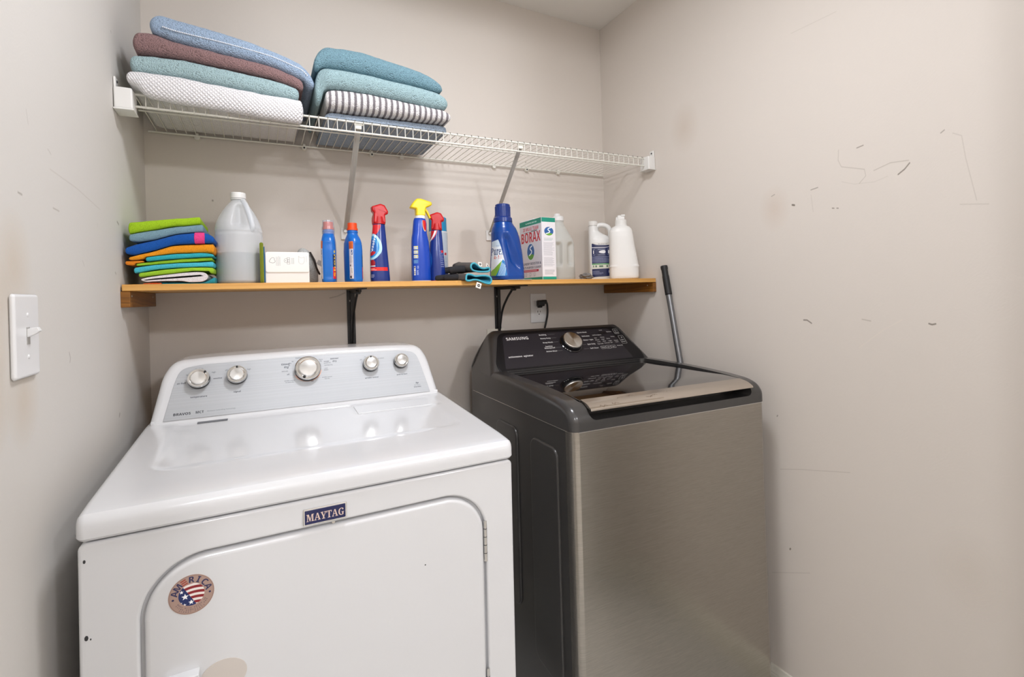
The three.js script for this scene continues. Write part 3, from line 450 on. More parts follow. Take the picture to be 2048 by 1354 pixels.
// two blue stain remover bottles
function stainRemover(text0, x, z, turn, capped, name) {
  const t = thing('stain_remover_bottle', name, 'bottle', [x, SHELF, z], turn, 'blue stain remover bottles with orange brush tops');
  const P = [[0.0004, 0.018, 0.028, 3.2], [0.003, 0.0203, 0.031, 3.2], [0.01, 0.021, 0.032, 3.4], [0.1, 0.0213, 0.0325, 3.4], [0.125, 0.0208, 0.0315, 3], [0.138, 0.0193, 0.0265, 2.6], [0.147, 0.0176, 0.0195, 2.2], [0.151, 0.0166, 0.017, 2], [0.153, 0.0158, 0.0158, 2], [0.157, 0.0158, 0.0158, 2], [0.158, 0.0168, 0.0168, 2], [0.161, 0.0168, 0.0168, 2], [0.162, 0.0152, 0.0152, 2], [0.169, 0.0152, 0.0152, 2]];
  const arch = (y, a) => { const f = Math.exp(-Math.pow((Math.abs(Math.cos(a)) - 0) / 0.5, 2)); return 1 - 0.05 * f * THREE.MathUtils.smoothstep(y, 0.004, 0.02) * (1 - THREE.MathUtils.smoothstep(y, 0.118, 0.13)); };
  part('bottle_body', shell(P, { mod: arch, step: 0.004 }), mat('#1168c0', 0.28), t);
  const sideA = label(256, 640, (g, w, h) => { g.fillStyle = '#d9d6dc'; g.fillRect(0, 0, w, h); g.fillStyle = '#1168c0'; g.fillRect(0, 0, w, 20); g.fillStyle = '#d9682a'; g.beginPath(); g.moveTo(0, 0); g.lineTo(w, 0); g.lineTo(w, 130); g.lineTo(0, 130); g.fill(); lines(g, 20, 30, 210, 6, 15, '#7a2c14', 4); g.fillStyle = '#23427f'; g.beginPath(); g.arc(w * 0.68, 190, 46, 0, 7); g.fill(); g.strokeStyle = '#fff'; g.lineWidth = 10; g.beginPath(); g.moveTo(w * 0.57, 188); g.lineTo(w * 0.66, 210); g.lineTo(w * 0.82, 165); g.stroke(); lines(g, 16, 260, 220, 8, 14, '#6c6a74', 4); g.fillStyle = '#222'; g.fillRect(30, 400, 60, 26); barcode(g, 70, 445, 150, 110); g.fillStyle = '#15151a'; g.fillRect(30, 590, 90, 40); });
  part('label', patch(P, 0.012, 0.128, H + 1.3, H + 0.6, { mod: arch }), sideA, t, 'white and orange label');
  const sideB = label(256, 640, (g, w, h) => { g.fillStyle = '#1168c0'; g.fillRect(0, 0, w, h); g.fillStyle = '#d01f2e'; g.fillRect(0, h * 0.66, w, h * 0.34); g.fillStyle = '#12305f'; g.fillRect(0, h * 0.3, w, h * 0.36); text(g, 'Shout', w * 0.45, h * 0.55, 'bold 150px sans-serif', '#f6d21c', { rot: -H, sx: 1.2 }); text(g, 'Advanced', w * 0.75, h * 0.55, 'bold 60px sans-serif', '#ffffff', { rot: -H }); });
  part('label', patch(P, 0.012, 0.118, H - 0.5, H - 1.3, { mod: arch }), sideB, t, 'label with upright yellow lettering');
  const c = part('brush_cap', merge([cyl(0.0142, 0.0148, 0.02, 0, 0.178, 0), cyl(0.0166, 0.0166, 0.006, 0, 0.168, 0)]), mat(capped ? '#e85a3c' : '#e84a12', 0.4), t, 'orange brush cap');
  if (capped) part('clear_cap', crease(new THREE.LatheGeometry([[0.0172, 0.150], [0.0192, 0.151], [0.019, 0.172], [0.0175, 0.176], [0.0165, 0.193], [0.0001, 0.194], [0.0001, 0.1928], [0.0153, 0.1918], [0.0163, 0.175], [0.0178, 0.171], [0.018, 0.152]].map((p) => new THREE.Vector2(...p)), 40)), mat(lin(0.9, 0.92, 0.95), 0.12, { transmission: 0.9, thickness: 0, ior: 1.3 }), t, 'clear over cap');
}
stainRemover('', 0.185, -1.565, -0.22, true, 'blue stain remover bottle with a clear cap over its orange top');
stainRemover('', 0.2565, -1.565, 0.35, false, 'blue stain remover bottle with bare orange top and no over cap');

// trigger spray bottles
function redSpray(lab, x, z, turn, k, oval) {
  const t = thing('spray_bottle', lab, 'spray bottle', [x, SHELF, z], turn); t.scale.setScalar(k);
  const P = [[0.0004, 0.027, 0.022, 2.6, 0.0015], [0.003, 0.0295, 0.0245, 2.6, 0.0015], [0.012, 0.0305, 0.025, 2.6, 0.001], [0.05, 0.0292, 0.0242, 2.5, 0], [0.09, 0.0275, 0.023, 2.4, -0.001], [0.115, 0.0258, 0.0215, 2.3, -0.001], [0.14, 0.0235, 0.0195, 2.2, 0], [0.165, 0.0208, 0.0175, 2.1, 0.001], [0.187, 0.019, 0.0165, 2, 0.0012], [0.191, 0.0175, 0.016, 2, 0.0012]];
  part('bottle_body', shell(P), mat('#12297e', 0.2), t);
  const lb = label(512, 1024, (g, w, h) => {
    g.fillStyle = '#16317f'; g.fillRect(0, 0, w, h); g.fillStyle = '#d3202a'; g.beginPath(); g.moveTo(0, 0); g.lineTo(w * 0.62, 0); g.quadraticCurveTo(w * 0.5, h * 0.13, w * 0.3, h * 0.19); g.lineTo(0, h * 0.16); g.fill();
    if (oval) {
      g.fillStyle = '#a9d8ee'; g.beginPath(); g.ellipse(w * 0.12, h * 0.40, w * 0.50, h * 0.235, 0.12, 0, 7); g.fill(); g.fillStyle = '#2f8fd0'; g.beginPath(); g.ellipse(w * 0.1, h * 0.40, w * 0.42, h * 0.195, 0.12, 0, 7); g.fill();
      g.fillStyle = '#1a5fb0'; g.beginPath(); g.ellipse(w * 0.05, h * 0.42, w * 0.36, h * 0.16, 0.12, 0, 7); g.fill();
      text(g, 'Resolve', w * 0.2, h * 0.36, 'bold 104px sans-serif', '#ffffff', { rot: -H + 0.25, sx: 0.95 }); g.fillStyle = '#c3222b'; g.beginPath(); g.ellipse(w * 0.16, h * 0.52, w * 0.2, h * 0.035, -0.2, 0, 7); g.fill();
      g.fillStyle = '#a31f2c'; g.beginPath(); g.ellipse(w * 0.18, h * 0.69, w * 0.16, h * 0.06, 0, 0, 7); g.fill(); g.fillStyle = '#e9e4e4'; g.fillRect(0, h * 0.735, w * 0.34, 18); g.fillStyle = '#e02a22'; g.fillRect(0, h * 0.765, w * 0.82, 66); lines(g, 14, h * 0.795, 190, 2, 18, '#ffffff', 7); lines(g, 24, h * 0.9, 130, 3, 22, '#c8d2ea', 8);
    } else { g.fillStyle = '#f2efef'; g.beginPath(); g.moveTo(w * 0.55, 0); g.quadraticCurveTo(w * 0.5, h * 0.13, 0, h * 0.25); g.lineTo(0, h * 0.2); g.quadraticCurveTo(w * 0.3, h * 0.15, w * 0.42, 0); g.fill(); g.fillStyle = '#1b55a8'; g.beginPath(); g.ellipse(0, h * 0.6, w * 0.35, h * 0.22, 0, 0, 7); g.fill(); lines(g, w * 0.72, h * 0.42, 120, 9, 40, '#c9cfe0', 9); g.fillStyle = '#d3202a'; g.fillRect(w * 0.8, h * 0.4, 90, 50); }
  }, 0.22);
  part('label', patch(P, 0.006, 0.1855, H + 1.45, H - 1.2), lb, t, 'blue printed sleeve with a red shoulder');
  const head = poly([[-0.0215, 0.2437], [0.006, 0.2536], [0.0198, 0.2494], [0.0308, 0.2296], [0.0294, 0.2212], [0.0205, 0.2183], [0.0216, 0.191], [-0.0175, 0.191], [-0.0150, 0.224], [-0.021, 0.2296]], 0.003);
  part('trigger_head', ext(head, 0.03, 0.006, 4).translate(0, 0, -0.015), mat('#c20a12', 0.25), t, 'red trigger head');
  part('collar', merge([cyl(0.0172, 0.0198, 0.024, 0.002, 0.2, 0), cyl(0.0199, 0.0199, 0.003, 0.002, 0.1895, 0)]), mat('#b8080f', 0.3), t, 'red collar');
  part('trigger', tube([[-0.012, 0.226, 0.004], [-0.02, 0.214, 0.006], [-0.0235, 0.2, 0.008], [-0.022, 0.187, 0.01]].map((p) => [p[0] * 0.6, p[1], p[2] - 0.022]), 0.004, 16, 8), mat('#c81118', 0.3), t);
  part('base_ring', shell([[0.0002, 0.0292, 0.024, 2.6, 0.0015], [0.0045, 0.0304, 0.0252, 2.6, 0.0015]]), mat(oval ? '#8f8578' : '#c2283a', 0.4), t);
}
redSpray('dark blue spray bottle with red trigger and pale blue oval label', 0.338, -1.565, 0, 1, true);
redSpray('dark blue spray bottle with red trigger behind the yellow trigger one', 0.5365, -1.578, -0.35, 0.945, false);
{
  const t = thing('spray_bottle', 'royal blue spray bottle with a yellow trigger and white collar', 'spray bottle', [0.474, SHELF, -1.56]);
  const P = [[0.0004, 0.030, 0.021, 2.6], [0.003, 0.0318, 0.023, 2.6], [0.012, 0.0322, 0.0235, 2.6], [0.06, 0.0316, 0.023, 2.6], [0.10, 0.0305, 0.0225, 2.5, -0.0003], [0.135, 0.029, 0.0215, 2.4, -0.001], [0.150, 0.027, 0.021, 2.3, -0.0015], [0.163, 0.0242, 0.0205, 2.2, -0.0015], [0.178, 0.0233, 0.02, 2.2, -0.0008], [0.195, 0.0226, 0.0195, 2.1, 0.0002], [0.205, 0.021, 0.0185, 2, 0], [0.2125, 0.0185, 0.0175, 2, 0]];
  part('bottle_body', shell(P), mat('#1044b4', 0.2), t);
  const lb = label(512, 1024, (g, w, h) => {
    g.fillStyle = '#1044b4'; g.fillRect(0, 0, w, h); g.fillStyle = '#e8c28a'; g.beginPath(); g.ellipse(w * 0.86, h * 0.06, w * 0.2, h * 0.13, -0.15, 0, 7); g.fill(); g.fillStyle = '#d21f24'; g.beginPath(); g.ellipse(w * 0.88, h * 0.055, w * 0.18, h * 0.118, -0.15, 0, 7); g.fill();
    for (let i = 0; i < 3; i++) { const y = h * (0.44 + i * 0.075); g.fillStyle = '#e8d84a'; g.fillRect(w * 0.1, y, w * 0.3, 56); g.fillStyle = '#dfe6ee'; g.fillRect(w * 0.1, y + 10, w * 0.24, 40); g.fillStyle = '#9fb4c4'; g.fillRect(w * 0.3, y + 16, w * 0.08, 30); lines(g, w * 0.12, y + 24, w * 0.16, 2, 14, '#33455e', 6); }
    g.fillStyle = '#3f76b8'; g.fillRect(w * 0.08, h * 0.67, w * 0.32, h * 0.06); lines(g, w * 0.1, h * 0.69, w * 0.26, 3, 18, '#9fc0e8', 6);
    g.save(); g.translate(w * 0.1, h * 0.93); g.rotate(-H); barcode(g, 0, 0, h * 0.15, w * 0.13); g.restore(); g.strokeStyle = '#cfe0ff'; g.lineWidth = 6; g.strokeRect(w * 0.34, h * 0.78, 34, 34); lines(g, w * 0.3, h * 0.85, 60, 5, 18, '#cfe0ff', 8);
  }, 0.22);
  part('label', patch(P, 0.008, 0.205, H + 1.2, H - 0.8), lb, t, 'blue label with small yellow pictures');
  part('base_ring', shell([[0.0002, 0.0318, 0.0225, 2.6], [0.0042, 0.0327, 0.024, 2.6]]), mat('#d8dbe2', 0.4), t);
  part('collar', cyl(0.0165, 0.0172, 0.01, 0.002, 0.2165, 0), M.white, t, 'white collar');
  part('trigger_head', ext(poly([[-0.032, 0.2494], [-0.023, 0.2644], [-0.010, 0.2779], [0.004, 0.2785], [0.040, 0.2689], [0.042, 0.2599], [0.033, 0.2539], [0.021, 0.2494], [0.018, 0.2389], [0.0178, 0.2205], [-0.0132, 0.2205], [-0.0132, 0.2434], [-0.0304, 0.2458]], 0.003), 0.026, 0.005, 4).translate(0, 0, -0.013), mat('#f2d50f', 0.3), t, 'yellow trigger head');
  part('trigger', ext(poly([[0.021, 0.2500], [0.030, 0.236], [0.0385, 0.2165], [0.033, 0.2135], [0.024, 0.232], [0.0155, 0.246]], 0.002), 0.012, 0.002, 2).translate(0, 0, -0.006), mat('#e8c80c', 0.3), t, 'yellow trigger');
}
// aerosol can behind the red trigger bottle
{
  const t = thing('spray_can', 'white aerosol can with a teal blue cap behind the red trigger bottle', 'can', [0.573, SHELF, -1.665], 0.2);
  const P = [[0.0004, 0.031, 0.031, 2], [0.003, 0.0335, 0.0335, 2], [0.006, 0.0338, 0.0338, 2], [0.182, 0.0338, 0.0338, 2], [0.185, 0.033, 0.033, 2]];
  part('can_body', shell(P), mat(lin(0.66, 0.69, 0.72), 0.3, { metalness: 0.2 }), t);
  part('label', patch(P, 0.006, 0.18, H + 1.5, H - 1.5), label(512, 768, (g, w, h) => { g.fillStyle = '#b9c3cd'; g.fillRect(0, 0, w, h); g.fillStyle = '#27407c'; g.beginPath(); g.moveTo(0, h); g.lineTo(w, h); g.lineTo(w, h * 0.9); g.quadraticCurveTo(w * 0.7, h * 0.78, w * 0.4, h * 0.9); g.fill(); g.beginPath(); g.ellipse(w * 0.82, h * 0.1, 20, 34, 0, 0, 7); g.fill(); g.fillStyle = '#b33a44'; g.fillRect(w * 0.55, h * 0.42, 50, 40); lines(g, w * 0.5, h * 0.5, 90, 12, 18, '#4b5873', 6); }), t);
  part('cap', merge([cyl(0.0318, 0.0325, 0.05, 0, 0.2085, 0, 40), cyl(0.029, 0.0318, 0.003, 0, 0.235, 0, 40)]), mat('#1d86b4', 0.35), t, 'teal blue cap');
}

// work gloves lying at the shelf's edge, cuffs towards the room
function glove(lab, x, y, z, turn, outline, L, fingers, tags, group, droop) {
  const t = thing('work_glove', lab, 'glove', [x, y, z], turn, group);
  const shellMat = mat('#2c2c30', 0.85, { bumpMap: rep(peel, 30), bumpScale: 0.0006 }), lin1 = mat('#2f87a2', 0.8), palm = mat('#55504c', 0.9, { bumpMap: rep(peel, 40), bumpScale: 0.0006 });
  const c = new THREE.CatmullRomCurve3(outline.map((p) => new THREE.Vector3(p[0], p[1], 0)), true, 'catmullrom', 0.5), N = 60, C = c.getSpacedPoints(N).slice(0, N);
  let cx = 0, cy = 0; C.forEach((p) => { cx += p.x / N; cy += p.y / N; });
  const mk = (rows, cap) => {
    const pos = [], idx = []; rows.forEach(([zz, sx, sy, ox, oy]) => C.forEach((p) => pos.push(cx + (p.x - cx) * sx + ox, Math.max(cy + (p.y - cy) * sy + oy, zz < -0.008 ? droop : -1), zz)));
    for (let i = 0; i < rows.length - 1; i++) for (let j = 0; j < N; j++) { const a = i * N + j, b = i * N + (j + 1) % N; idx.push(a, b, a + N, b, b + N, a + N); }
    if (cap) { const k = pos.length / 3, r = (rows.length - 1) * N; let q = [0, 0, 0]; for (let j = 0; j < N; j++) for (let d = 0; d < 3; d++) q[d] += pos[(r + j) * 3 + d] / N; pos.push(...q); for (let j = 0; j < N; j++) idx.push(k, r + (j + 1) % N === k ? r : r + j, r + (j + 1) % N); }
    const g = new THREE.BufferGeometry(); g.setAttribute('position', new THREE.Float32BufferAttribute(pos, 3)); g.setAttribute('uv', new THREE.Float32BufferAttribute(new Float32Array(pos.length / 3 * 2), 2)); g.setIndex(idx); g.computeVertexNormals(); return g;
  };
  const palmM = part('hand_back', mk([[-0.001, 1.06, 1.15, 0, 0], [-0.012, 1.07, 1.2, -0.002, 0], [-0.03, 1.04, 1.15, -0.006, 0.002], [-0.055, 0.98, 1.2, -0.012, 0.003], [-L * 0.75, 0.92, 1.3, -0.02, 0.003], [-L, 0.8, 1.1, -0.026, 0.002]], true), palm, t);
  palmM.material.side = THREE.DoubleSide;
  const lm = part('cuff_lining', mk([[0.0005, 0.97, 0.9, 0, 0], [-0.01, 0.95, 0.82, 0, 0], [-0.03, 0.9, 0.6, -0.005, 0.002], [-0.06, 0.8, 0.3, -0.012, 0.003]], true), lin1, t, 'teal lining'); lm.material.side = THREE.DoubleSide;
  part('cuff_edge', new THREE.TubeGeometry(c, 120, 0.0032, 8, true), mat('#4aaabd', 0.75), t, 'teal cuff edging');
  for (const f of fingers) part('finger', tube(f[0], f[1], 24, 12).scale(1, 1, 1), shellMat, t);
  for (const f of fingers) { const e = f[0][f[0].length - 1]; part('finger_tip', new THREE.SphereGeometry(f[1], 16, 12).translate(...e), shellMat, t); }
  for (const [p, r, s] of tags) {
    const tg = part('tag', fitUV(rbox(s, s, 0.0012, 0.0005), -s / 2, -s / 2, s / 2, s / 2), mat(0xffffff, 0.6, { map: canvas(96, 96, (g) => { g.fillStyle = '#ece9e2'; g.fillRect(0, 0, 96, 96); g.fillStyle = '#17171a'; g.beginPath(); g.ellipse(48, 48, 30, 24, 0, 0, 7); g.fill(); g.fillStyle = '#d9d6d0'; g.fillRect(22, 43, 52, 9); }) }), t, 'white tag with a black oval');
    tg.position.set(...p); tg.rotation.set(r[0], r[1], r[2]);
  }
}
glove('lower dark work glove with teal cuff hanging over the shelf edge', 0.638, SHELF, -1.45, 0.1, [[-0.049, 0.006], [-0.046, 0.017], [-0.032, 0.0185], [-0.014, 0.013], [0.006, 0.0145], [0.028, 0.014], [0.043, 0.008], [0.046, -0.004], [0.038, -0.012], [0.02, -0.009], [-0.002, -0.001], [-0.02, 0.001], [-0.038, -0.002], [-0.048, 0.0]], 0.1,
  [[[[-0.06, 0.016, -0.08], [-0.075, 0.013, -0.10], [-0.095, 0.012, -0.118]], 0.0105], [[[-0.035, 0.016, -0.09], [-0.045, 0.014, -0.12], [-0.06, 0.012, -0.148]], 0.011], [[[-0.01, 0.016, -0.09], [-0.018, 0.014, -0.13], [-0.03, 0.012, -0.165]], 0.011], [[[0.015, 0.016, -0.09], [0.012, 0.014, -0.125], [0.004, 0.012, -0.158]], 0.0105], [[[-0.045, 0.012, -0.04], [-0.066, 0.011, -0.055], [-0.082, 0.011, -0.075]], 0.0105]],
  [[[-0.005, -0.018, 0.003], [-0.1, 0, -0.35], 0.019]], 'pair of work gloves', 0.0015);
glove('upper dark work glove with teal cuff lying on the other glove', 0.650, SHELF + 0.0415, -1.468, 0.25, [[-0.038, 0.0], [-0.036, 0.011], [-0.024, 0.015], [-0.012, 0.009], [0.0, 0.001], [0.016, -0.002], [0.034, 0.001], [0.041, -0.003], [0.036, -0.011], [0.016, -0.013], [-0.01, -0.0125], [-0.03, -0.0085]], 0.08,
  [[[[-0.04, -0.002, -0.03], [-0.062, -0.003, -0.045], [-0.075, -0.005, -0.055]], 0.0115], [[[-0.03, 0.0, -0.07], [-0.045, -0.001, -0.10], [-0.06, -0.003, -0.12]], 0.011], [[[-0.005, 0.0, -0.075], [-0.012, -0.001, -0.11], [-0.02, -0.003, -0.14]], 0.011], [[[0.018, 0.0, -0.075], [0.016, -0.001, -0.105], [0.012, -0.003, -0.135]], 0.0105]],
  [[[-0.001, 0.012, 0.0015], [-0.1, 0, 0.05], 0.015], [[0.034, 0.008, -0.002], [-0.3, 0.4, -0.5], 0.015]], 'pair of work gloves', -0.0125);

// blue detergent bottle
{
  const t = thing('detergent_bottle', 'dark blue laundry detergent bottle with ribbed cap left of the white and teal carton', 'bottle', [0.79, SHELF + 0.0018, -1.545], 0.08);
  const ox = -0.011;
  const P = [[0.0004, 0.052, 0.050, 3], [0.003, 0.056, 0.054, 3], [0.012, 0.0575, 0.0555, 3], [0.05, 0.0565, 0.0545, 2.9], [0.092, 0.054, 0.053, 2.7], [0.125, 0.0515, 0.051, 2.5, -0.001], [0.15, 0.0495, 0.049, 2.4, -0.003], [0.17, 0.0475, 0.0465, 2.3, -0.006], [0.188, 0.043, 0.042, 2.1, -0.008], [0.2, 0.037, 0.0365, 2, -0.01], [0.207, 0.0335, 0.0335, 2, ox], [0.208, 0.0325, 0.0325, 2, ox], [0.2105, 0.0325, 0.0325, 2, ox]];
  const mod = (y, a) => { const ag = 2.0 - 0.75 * THREE.MathUtils.smoothstep(0.17 - y, 0, 0.17); const w = THREE.MathUtils.smoothstep(y, 0.012, 0.06) * (1 - THREE.MathUtils.smoothstep(y, 0.135, 0.172)); const d = Math.atan2(Math.sin(a - ag), Math.cos(a - ag)); return 1 - 0.28 * w * Math.exp(-Math.pow(d / 0.27, 2)); };
  part('bottle_body', shell(P, { mod, step: 0.004, n: 96 }), mat('#05408f', 0.22), t);
  const lb = label(512, 640, (g, w, h) => {
    g.fillStyle = '#05408f'; g.fillRect(0, 0, w, h); g.save(); g.beginPath(); g.moveTo(0, h * 0.06); g.lineTo(w * 0.46, h * 0.02); g.quadraticCurveTo(w * 0.72, h * 0.3, w * 0.97, h * 0.96); g.quadraticCurveTo(w * 0.9, h, w * 0.4, h * 0.985); g.lineTo(0, h * 0.96); g.clip();
    g.fillStyle = '#e6edf3'; g.fillRect(0, 0, w, h); g.fillStyle = '#cfe0ee'; g.fillRect(0, 0, w, h * 0.2);
    g.fillStyle = '#7fb13c'; g.beginPath(); g.moveTo(0, h * 0.86); g.quadraticCurveTo(w * 0.3, h * 0.72, w * 0.7, h * 0.58); g.lineTo(w * 0.78, h * 0.66); g.quadraticCurveTo(w * 0.5, h * 0.9, w * 0.3, h); g.lineTo(0, h); g.fill();
    g.fillStyle = '#1c78bd'; g.beginPath(); g.moveTo(w * 0.2, h); g.quadraticCurveTo(w * 0.5, h * 0.85, w * 0.72, h * 0.55); g.lineTo(w, h * 0.7); g.lineTo(w, h); g.fill(); g.strokeStyle = '#d7eefb'; g.lineWidth = 12; for (let i = 0; i < 6; i++) { g.beginPath(); g.moveTo(w * (0.4 + i * 0.08), h * 0.98); g.quadraticCurveTo(w * (0.52 + i * 0.07), h * 0.85, w * (0.66 + i * 0.05), h * (0.62 + i * 0.02)); g.stroke(); }
    text(g, 'Purex', w * 0.38, h * 0.33, 'bold 150px serif', '#12356f', { skew: -0.12, sx: 0.95, sy: 1.15 }); text(g, 'IN', w * 0.33, h * 0.5, 'bold 34px sans-serif', '#d9512b'); text(g, '4', w * 0.2, h * 0.49, 'bold 92px sans-serif', '#d9512b'); text(g, '1', w * 0.46, h * 0.49, 'bold 92px sans-serif', '#d9512b'); lines(g, w * 0.52, h * 0.46, 110, 3, 20, '#d98a6b', 5); lines(g, w * 0.3, h * 0.18, 140, 2, 16, '#6f8db8', 5); g.restore();
  }, 0.3);
  part('label', patch(P, 0.012, 0.146, H + 1.75, H + 0.36, { mod }), lb, t, 'white and green printed label');
  const cap = []; for (let i = 0; i < 30; i++) { const a = i / 30 * 2 * Math.PI; cap.push(rbox(0.0022, 0.038, 0.0034, 0.0008, 0.0273, 0, 0, 1).rotateY(-a).translate(ox, 0.2465, 0)); }
  const capM = mat('#0e2f78', 0.3);
  const c = part('cap', merge([cyl(0.0265, 0.0275, 0.045, ox, 0.2495, 0, 48), cyl(0.0245, 0.0268, 0.002, ox, 0.273, 0, 48), cyl(0.0335, 0.0345, 0.014, ox, 0.2165, 0, 48), cyl(0.029, 0.0335, 0.005, ox, 0.226, 0, 48)]), capM, t, 'ribbed blue cap');
  part('ribs', merge(cap), capM, c);
}
single('paper_sheet', rbox(0.093, 0.0012, 0.05, 0.0005), mat('#dcd9d3', 0.8), 'flat white paper under the dark blue detergent bottle', 'paper', [0.8, SHELF + 0.0009, -1.4885]);

// washing powder carton
{
  const t = thing('powder_box', 'white and teal washing powder carton with red lettering', 'box', [0.9455, SHELF, -1.584], 0.03);
  const W = 0.062, D = 0.158, Ht = 0.232;
  part('box_body', rbox(W, Ht, D, 0.0012, 0, Ht / 2 + 0.0003, 0), mat('#dcd8d8', 0.5), t);
  const teal = '#0f8a72';
  const face = mat(0xffffff, 0.45, { map: canvas(1024, 1500, (g, w, h) => {
    g.fillStyle = '#d9d5da'; g.fillRect(0, 0, w, h); g.fillStyle = teal; g.fillRect(0, 0, w, 130); g.fillRect(0, h - 70, w, 70); text(g, 'ALL NATURAL SINCE 1891', w * 0.55, 70, 'bold 44px sans-serif', '#eafff8');
    text(g, '20 MULE TEAM', w * 0.52, 215, 'bold 118px sans-serif', '#c3202f', { sx: 0.9 }); g.fillStyle = '#222'; g.fillRect(w * 0.2, 290, w * 0.6, 8); for (let i = 0; i < 8; i++) g.fillRect(w * (0.55 + i * 0.035), 268 - (i % 2) * 8, 24, 26);
    text(g, 'BORAX', w * 0.5, 430, 'bold 270px sans-serif', '#c3202f', { sx: 1.04, sy: 1.3 });
    g.fillStyle = '#dfe7ec'; g.beginPath(); g.ellipse(w * 0.5, 790, 185, 215, 0, 0, 7); g.fill(); g.save(); g.beginPath(); g.ellipse(w * 0.5, 790, 168, 198, 0, 0, 7); g.clip(); g.fillStyle = '#2a5f9e'; g.fillRect(0, 500, w, 600); g.fillStyle = '#5c9a35'; g.beginPath(); g.ellipse(w * 0.5, 1000, 260, 150, 0, 0, 7); g.fill(); g.strokeStyle = '#eef4f8'; g.lineWidth = 34; g.beginPath(); g.moveTo(w * 0.42, 880); g.quadraticCurveTo(w * 0.62, 800, w * 0.5, 740); g.quadraticCurveTo(w * 0.42, 690, w * 0.58, 640); g.stroke(); g.restore();
    text(g, 'LAUNDRY BOOSTER &', w * 0.5, 1085, 'bold 84px sans-serif', '#1d2b4f', { sx: 1.08 }); text(g, 'MULTI-PURPOSE CLEANER', w * 0.5, 1180, 'bold 76px sans-serif', '#1d2b4f', { sx: 0.98 }); g.fillStyle = '#b3203f'; g.fillRect(w * 0.1, 1235, w * 0.74, 56); lines(g, w * 0.14, 1263, 640, 1, 10, '#f0d8dc', 14, 0.02);
    for (let i = 0; i < 3; i++) { g.strokeStyle = '#556'; g.lineWidth = 5; g.strokeRect(w * (0.22 + i * 0.2), 1320, 70, 60); lines(g, w * (0.2 + i * 0.2), 1400, 100, 1, 10, '#667', 6); }
  }) });
  const fg = new THREE.PlaneGeometry(D - 0.002, Ht - 0.002).rotateY(-H).translate(-W / 2 - 0.0004, Ht / 2 + 0.0003, 0); part('printed_front', fg, face, t, 'large face with red lettering');
  const side = mat(0xffffff, 0.45, { map: canvas(400, 1500, (g, w, h) => {
    g.fillStyle = '#e6e2e4'; g.fillRect(0, 0, w, h); g.fillStyle = teal; g.fillRect(0, 0, w, 105); g.fillRect(0, h - 70, w, 70); g.fillStyle = '#1aa08a'; g.fillRect(0, h - 60, w, 30);
    g.save(); g.beginPath(); g.ellipse(w * 0.52, 330, 135, 105, 0, 0, 7); g.clip(); g.fillStyle = '#2a5f9e'; g.fillRect(0, 200, w, 300); g.fillStyle = '#6aa63a'; g.beginPath(); g.ellipse(w * 0.5, 440, 170, 70, 0, 0, 7); g.fill(); g.strokeStyle = '#eef4f8'; g.lineWidth = 24; g.beginPath(); g.moveTo(w * 0.3, 390); g.quadraticCurveTo(w * 0.75, 350, w * 0.5, 310); g.quadraticCurveTo(w * 0.35, 270, w * 0.7, 240); g.stroke(); g.restore();
    lines(g, 60, 500, 280, 3, 26, '#6f9a90', 8); lines(g, 40, 610, 330, 13, 25, '#77747a', 6); lines(g, 40, 970, 330, 9, 25, '#77747a', 6); lines(g, 60, 1270, 300, 5, 25, '#3a3a44', 7);
  }) });
  part('printed_side', new THREE.PlaneGeometry(W - 0.002, Ht - 0.002).translate(0, Ht / 2 + 0.0003, D / 2 + 0.0004), side, t);
  part('top_flap', rbox(0.03, 0.006, 0.09, 0.001, -0.01, Ht + 0.002, -0.03), mat('#e4e0e0', 0.6), t);
}

// clear jug behind the carton
{
  const t = thing('plastic_jug', 'cloudy plastic jug with white cap standing behind the white and teal carton', 'jug', [1.098, SHELF, -1.668], 0);
  const cl = mat(lin(0.84, 0.85, 0.82), 0.35, { transmission: 0.5, thickness: 0, ior: 1.3 });
  const P = [[0.0004, 0.054, 0.054, 2.6], [0.004, 0.0595, 0.0595, 2.6], [0.012, 0.061, 0.061, 2.6], [0.045, 0.061, 0.061, 2.6], [0.06, 0.0605, 0.0605, 2.5], [0.15, 0.0605, 0.0605, 2.4], [0.166, 0.059, 0.059, 2.2], [0.18, 0.053, 0.053, 2.1], [0.205, 0.04, 0.04, 2], [0.225, 0.0285, 0.0285, 2], [0.24, 0.0235, 0.0235, 2], [0.252, 0.0225, 0.0225, 2]];
  const mod = (y, a) => { const w = THREE.MathUtils.smoothstep(y, 0.055, 0.075) * (1 - THREE.MathUtils.smoothstep(y, 0.142, 0.160)); let q = 0; for (const c of [1.25, 2.15]) { const d = Math.atan2(Math.sin(a - c), Math.cos(a - c)); q += Math.exp(-Math.pow(d / 0.24, 4)); } return 1 - 0.24 * w * Math.min(1, q); };
  part('bottle_body', shell(P, { mod, step: 0.004, n: 96 }), cl, t);
  part('liquid', shell([[0.003, 0.05, 0.05, 2.6], [0.008, 0.0575, 0.0575, 2.6], [0.05, 0.0578, 0.0578, 2.6]]), mat(lin(0.8, 0.8, 0.76), 0.15, { transmission: 0.7, thickness: 0, ior: 1.15 }), t);
  part('cap', merge([cyl(0.0238, 0.0242, 0.016, 0, 0.2575, 0, 40), cyl(0.012, 0.0135, 0.014, -0.004, 0.272, 0, 24), cyl(0.019, 0.0236, 0.004, 0, 0.267, 0, 40)]), mat(lin(0.8, 0.8, 0.79), 0.4), t, 'white spout cap');
}
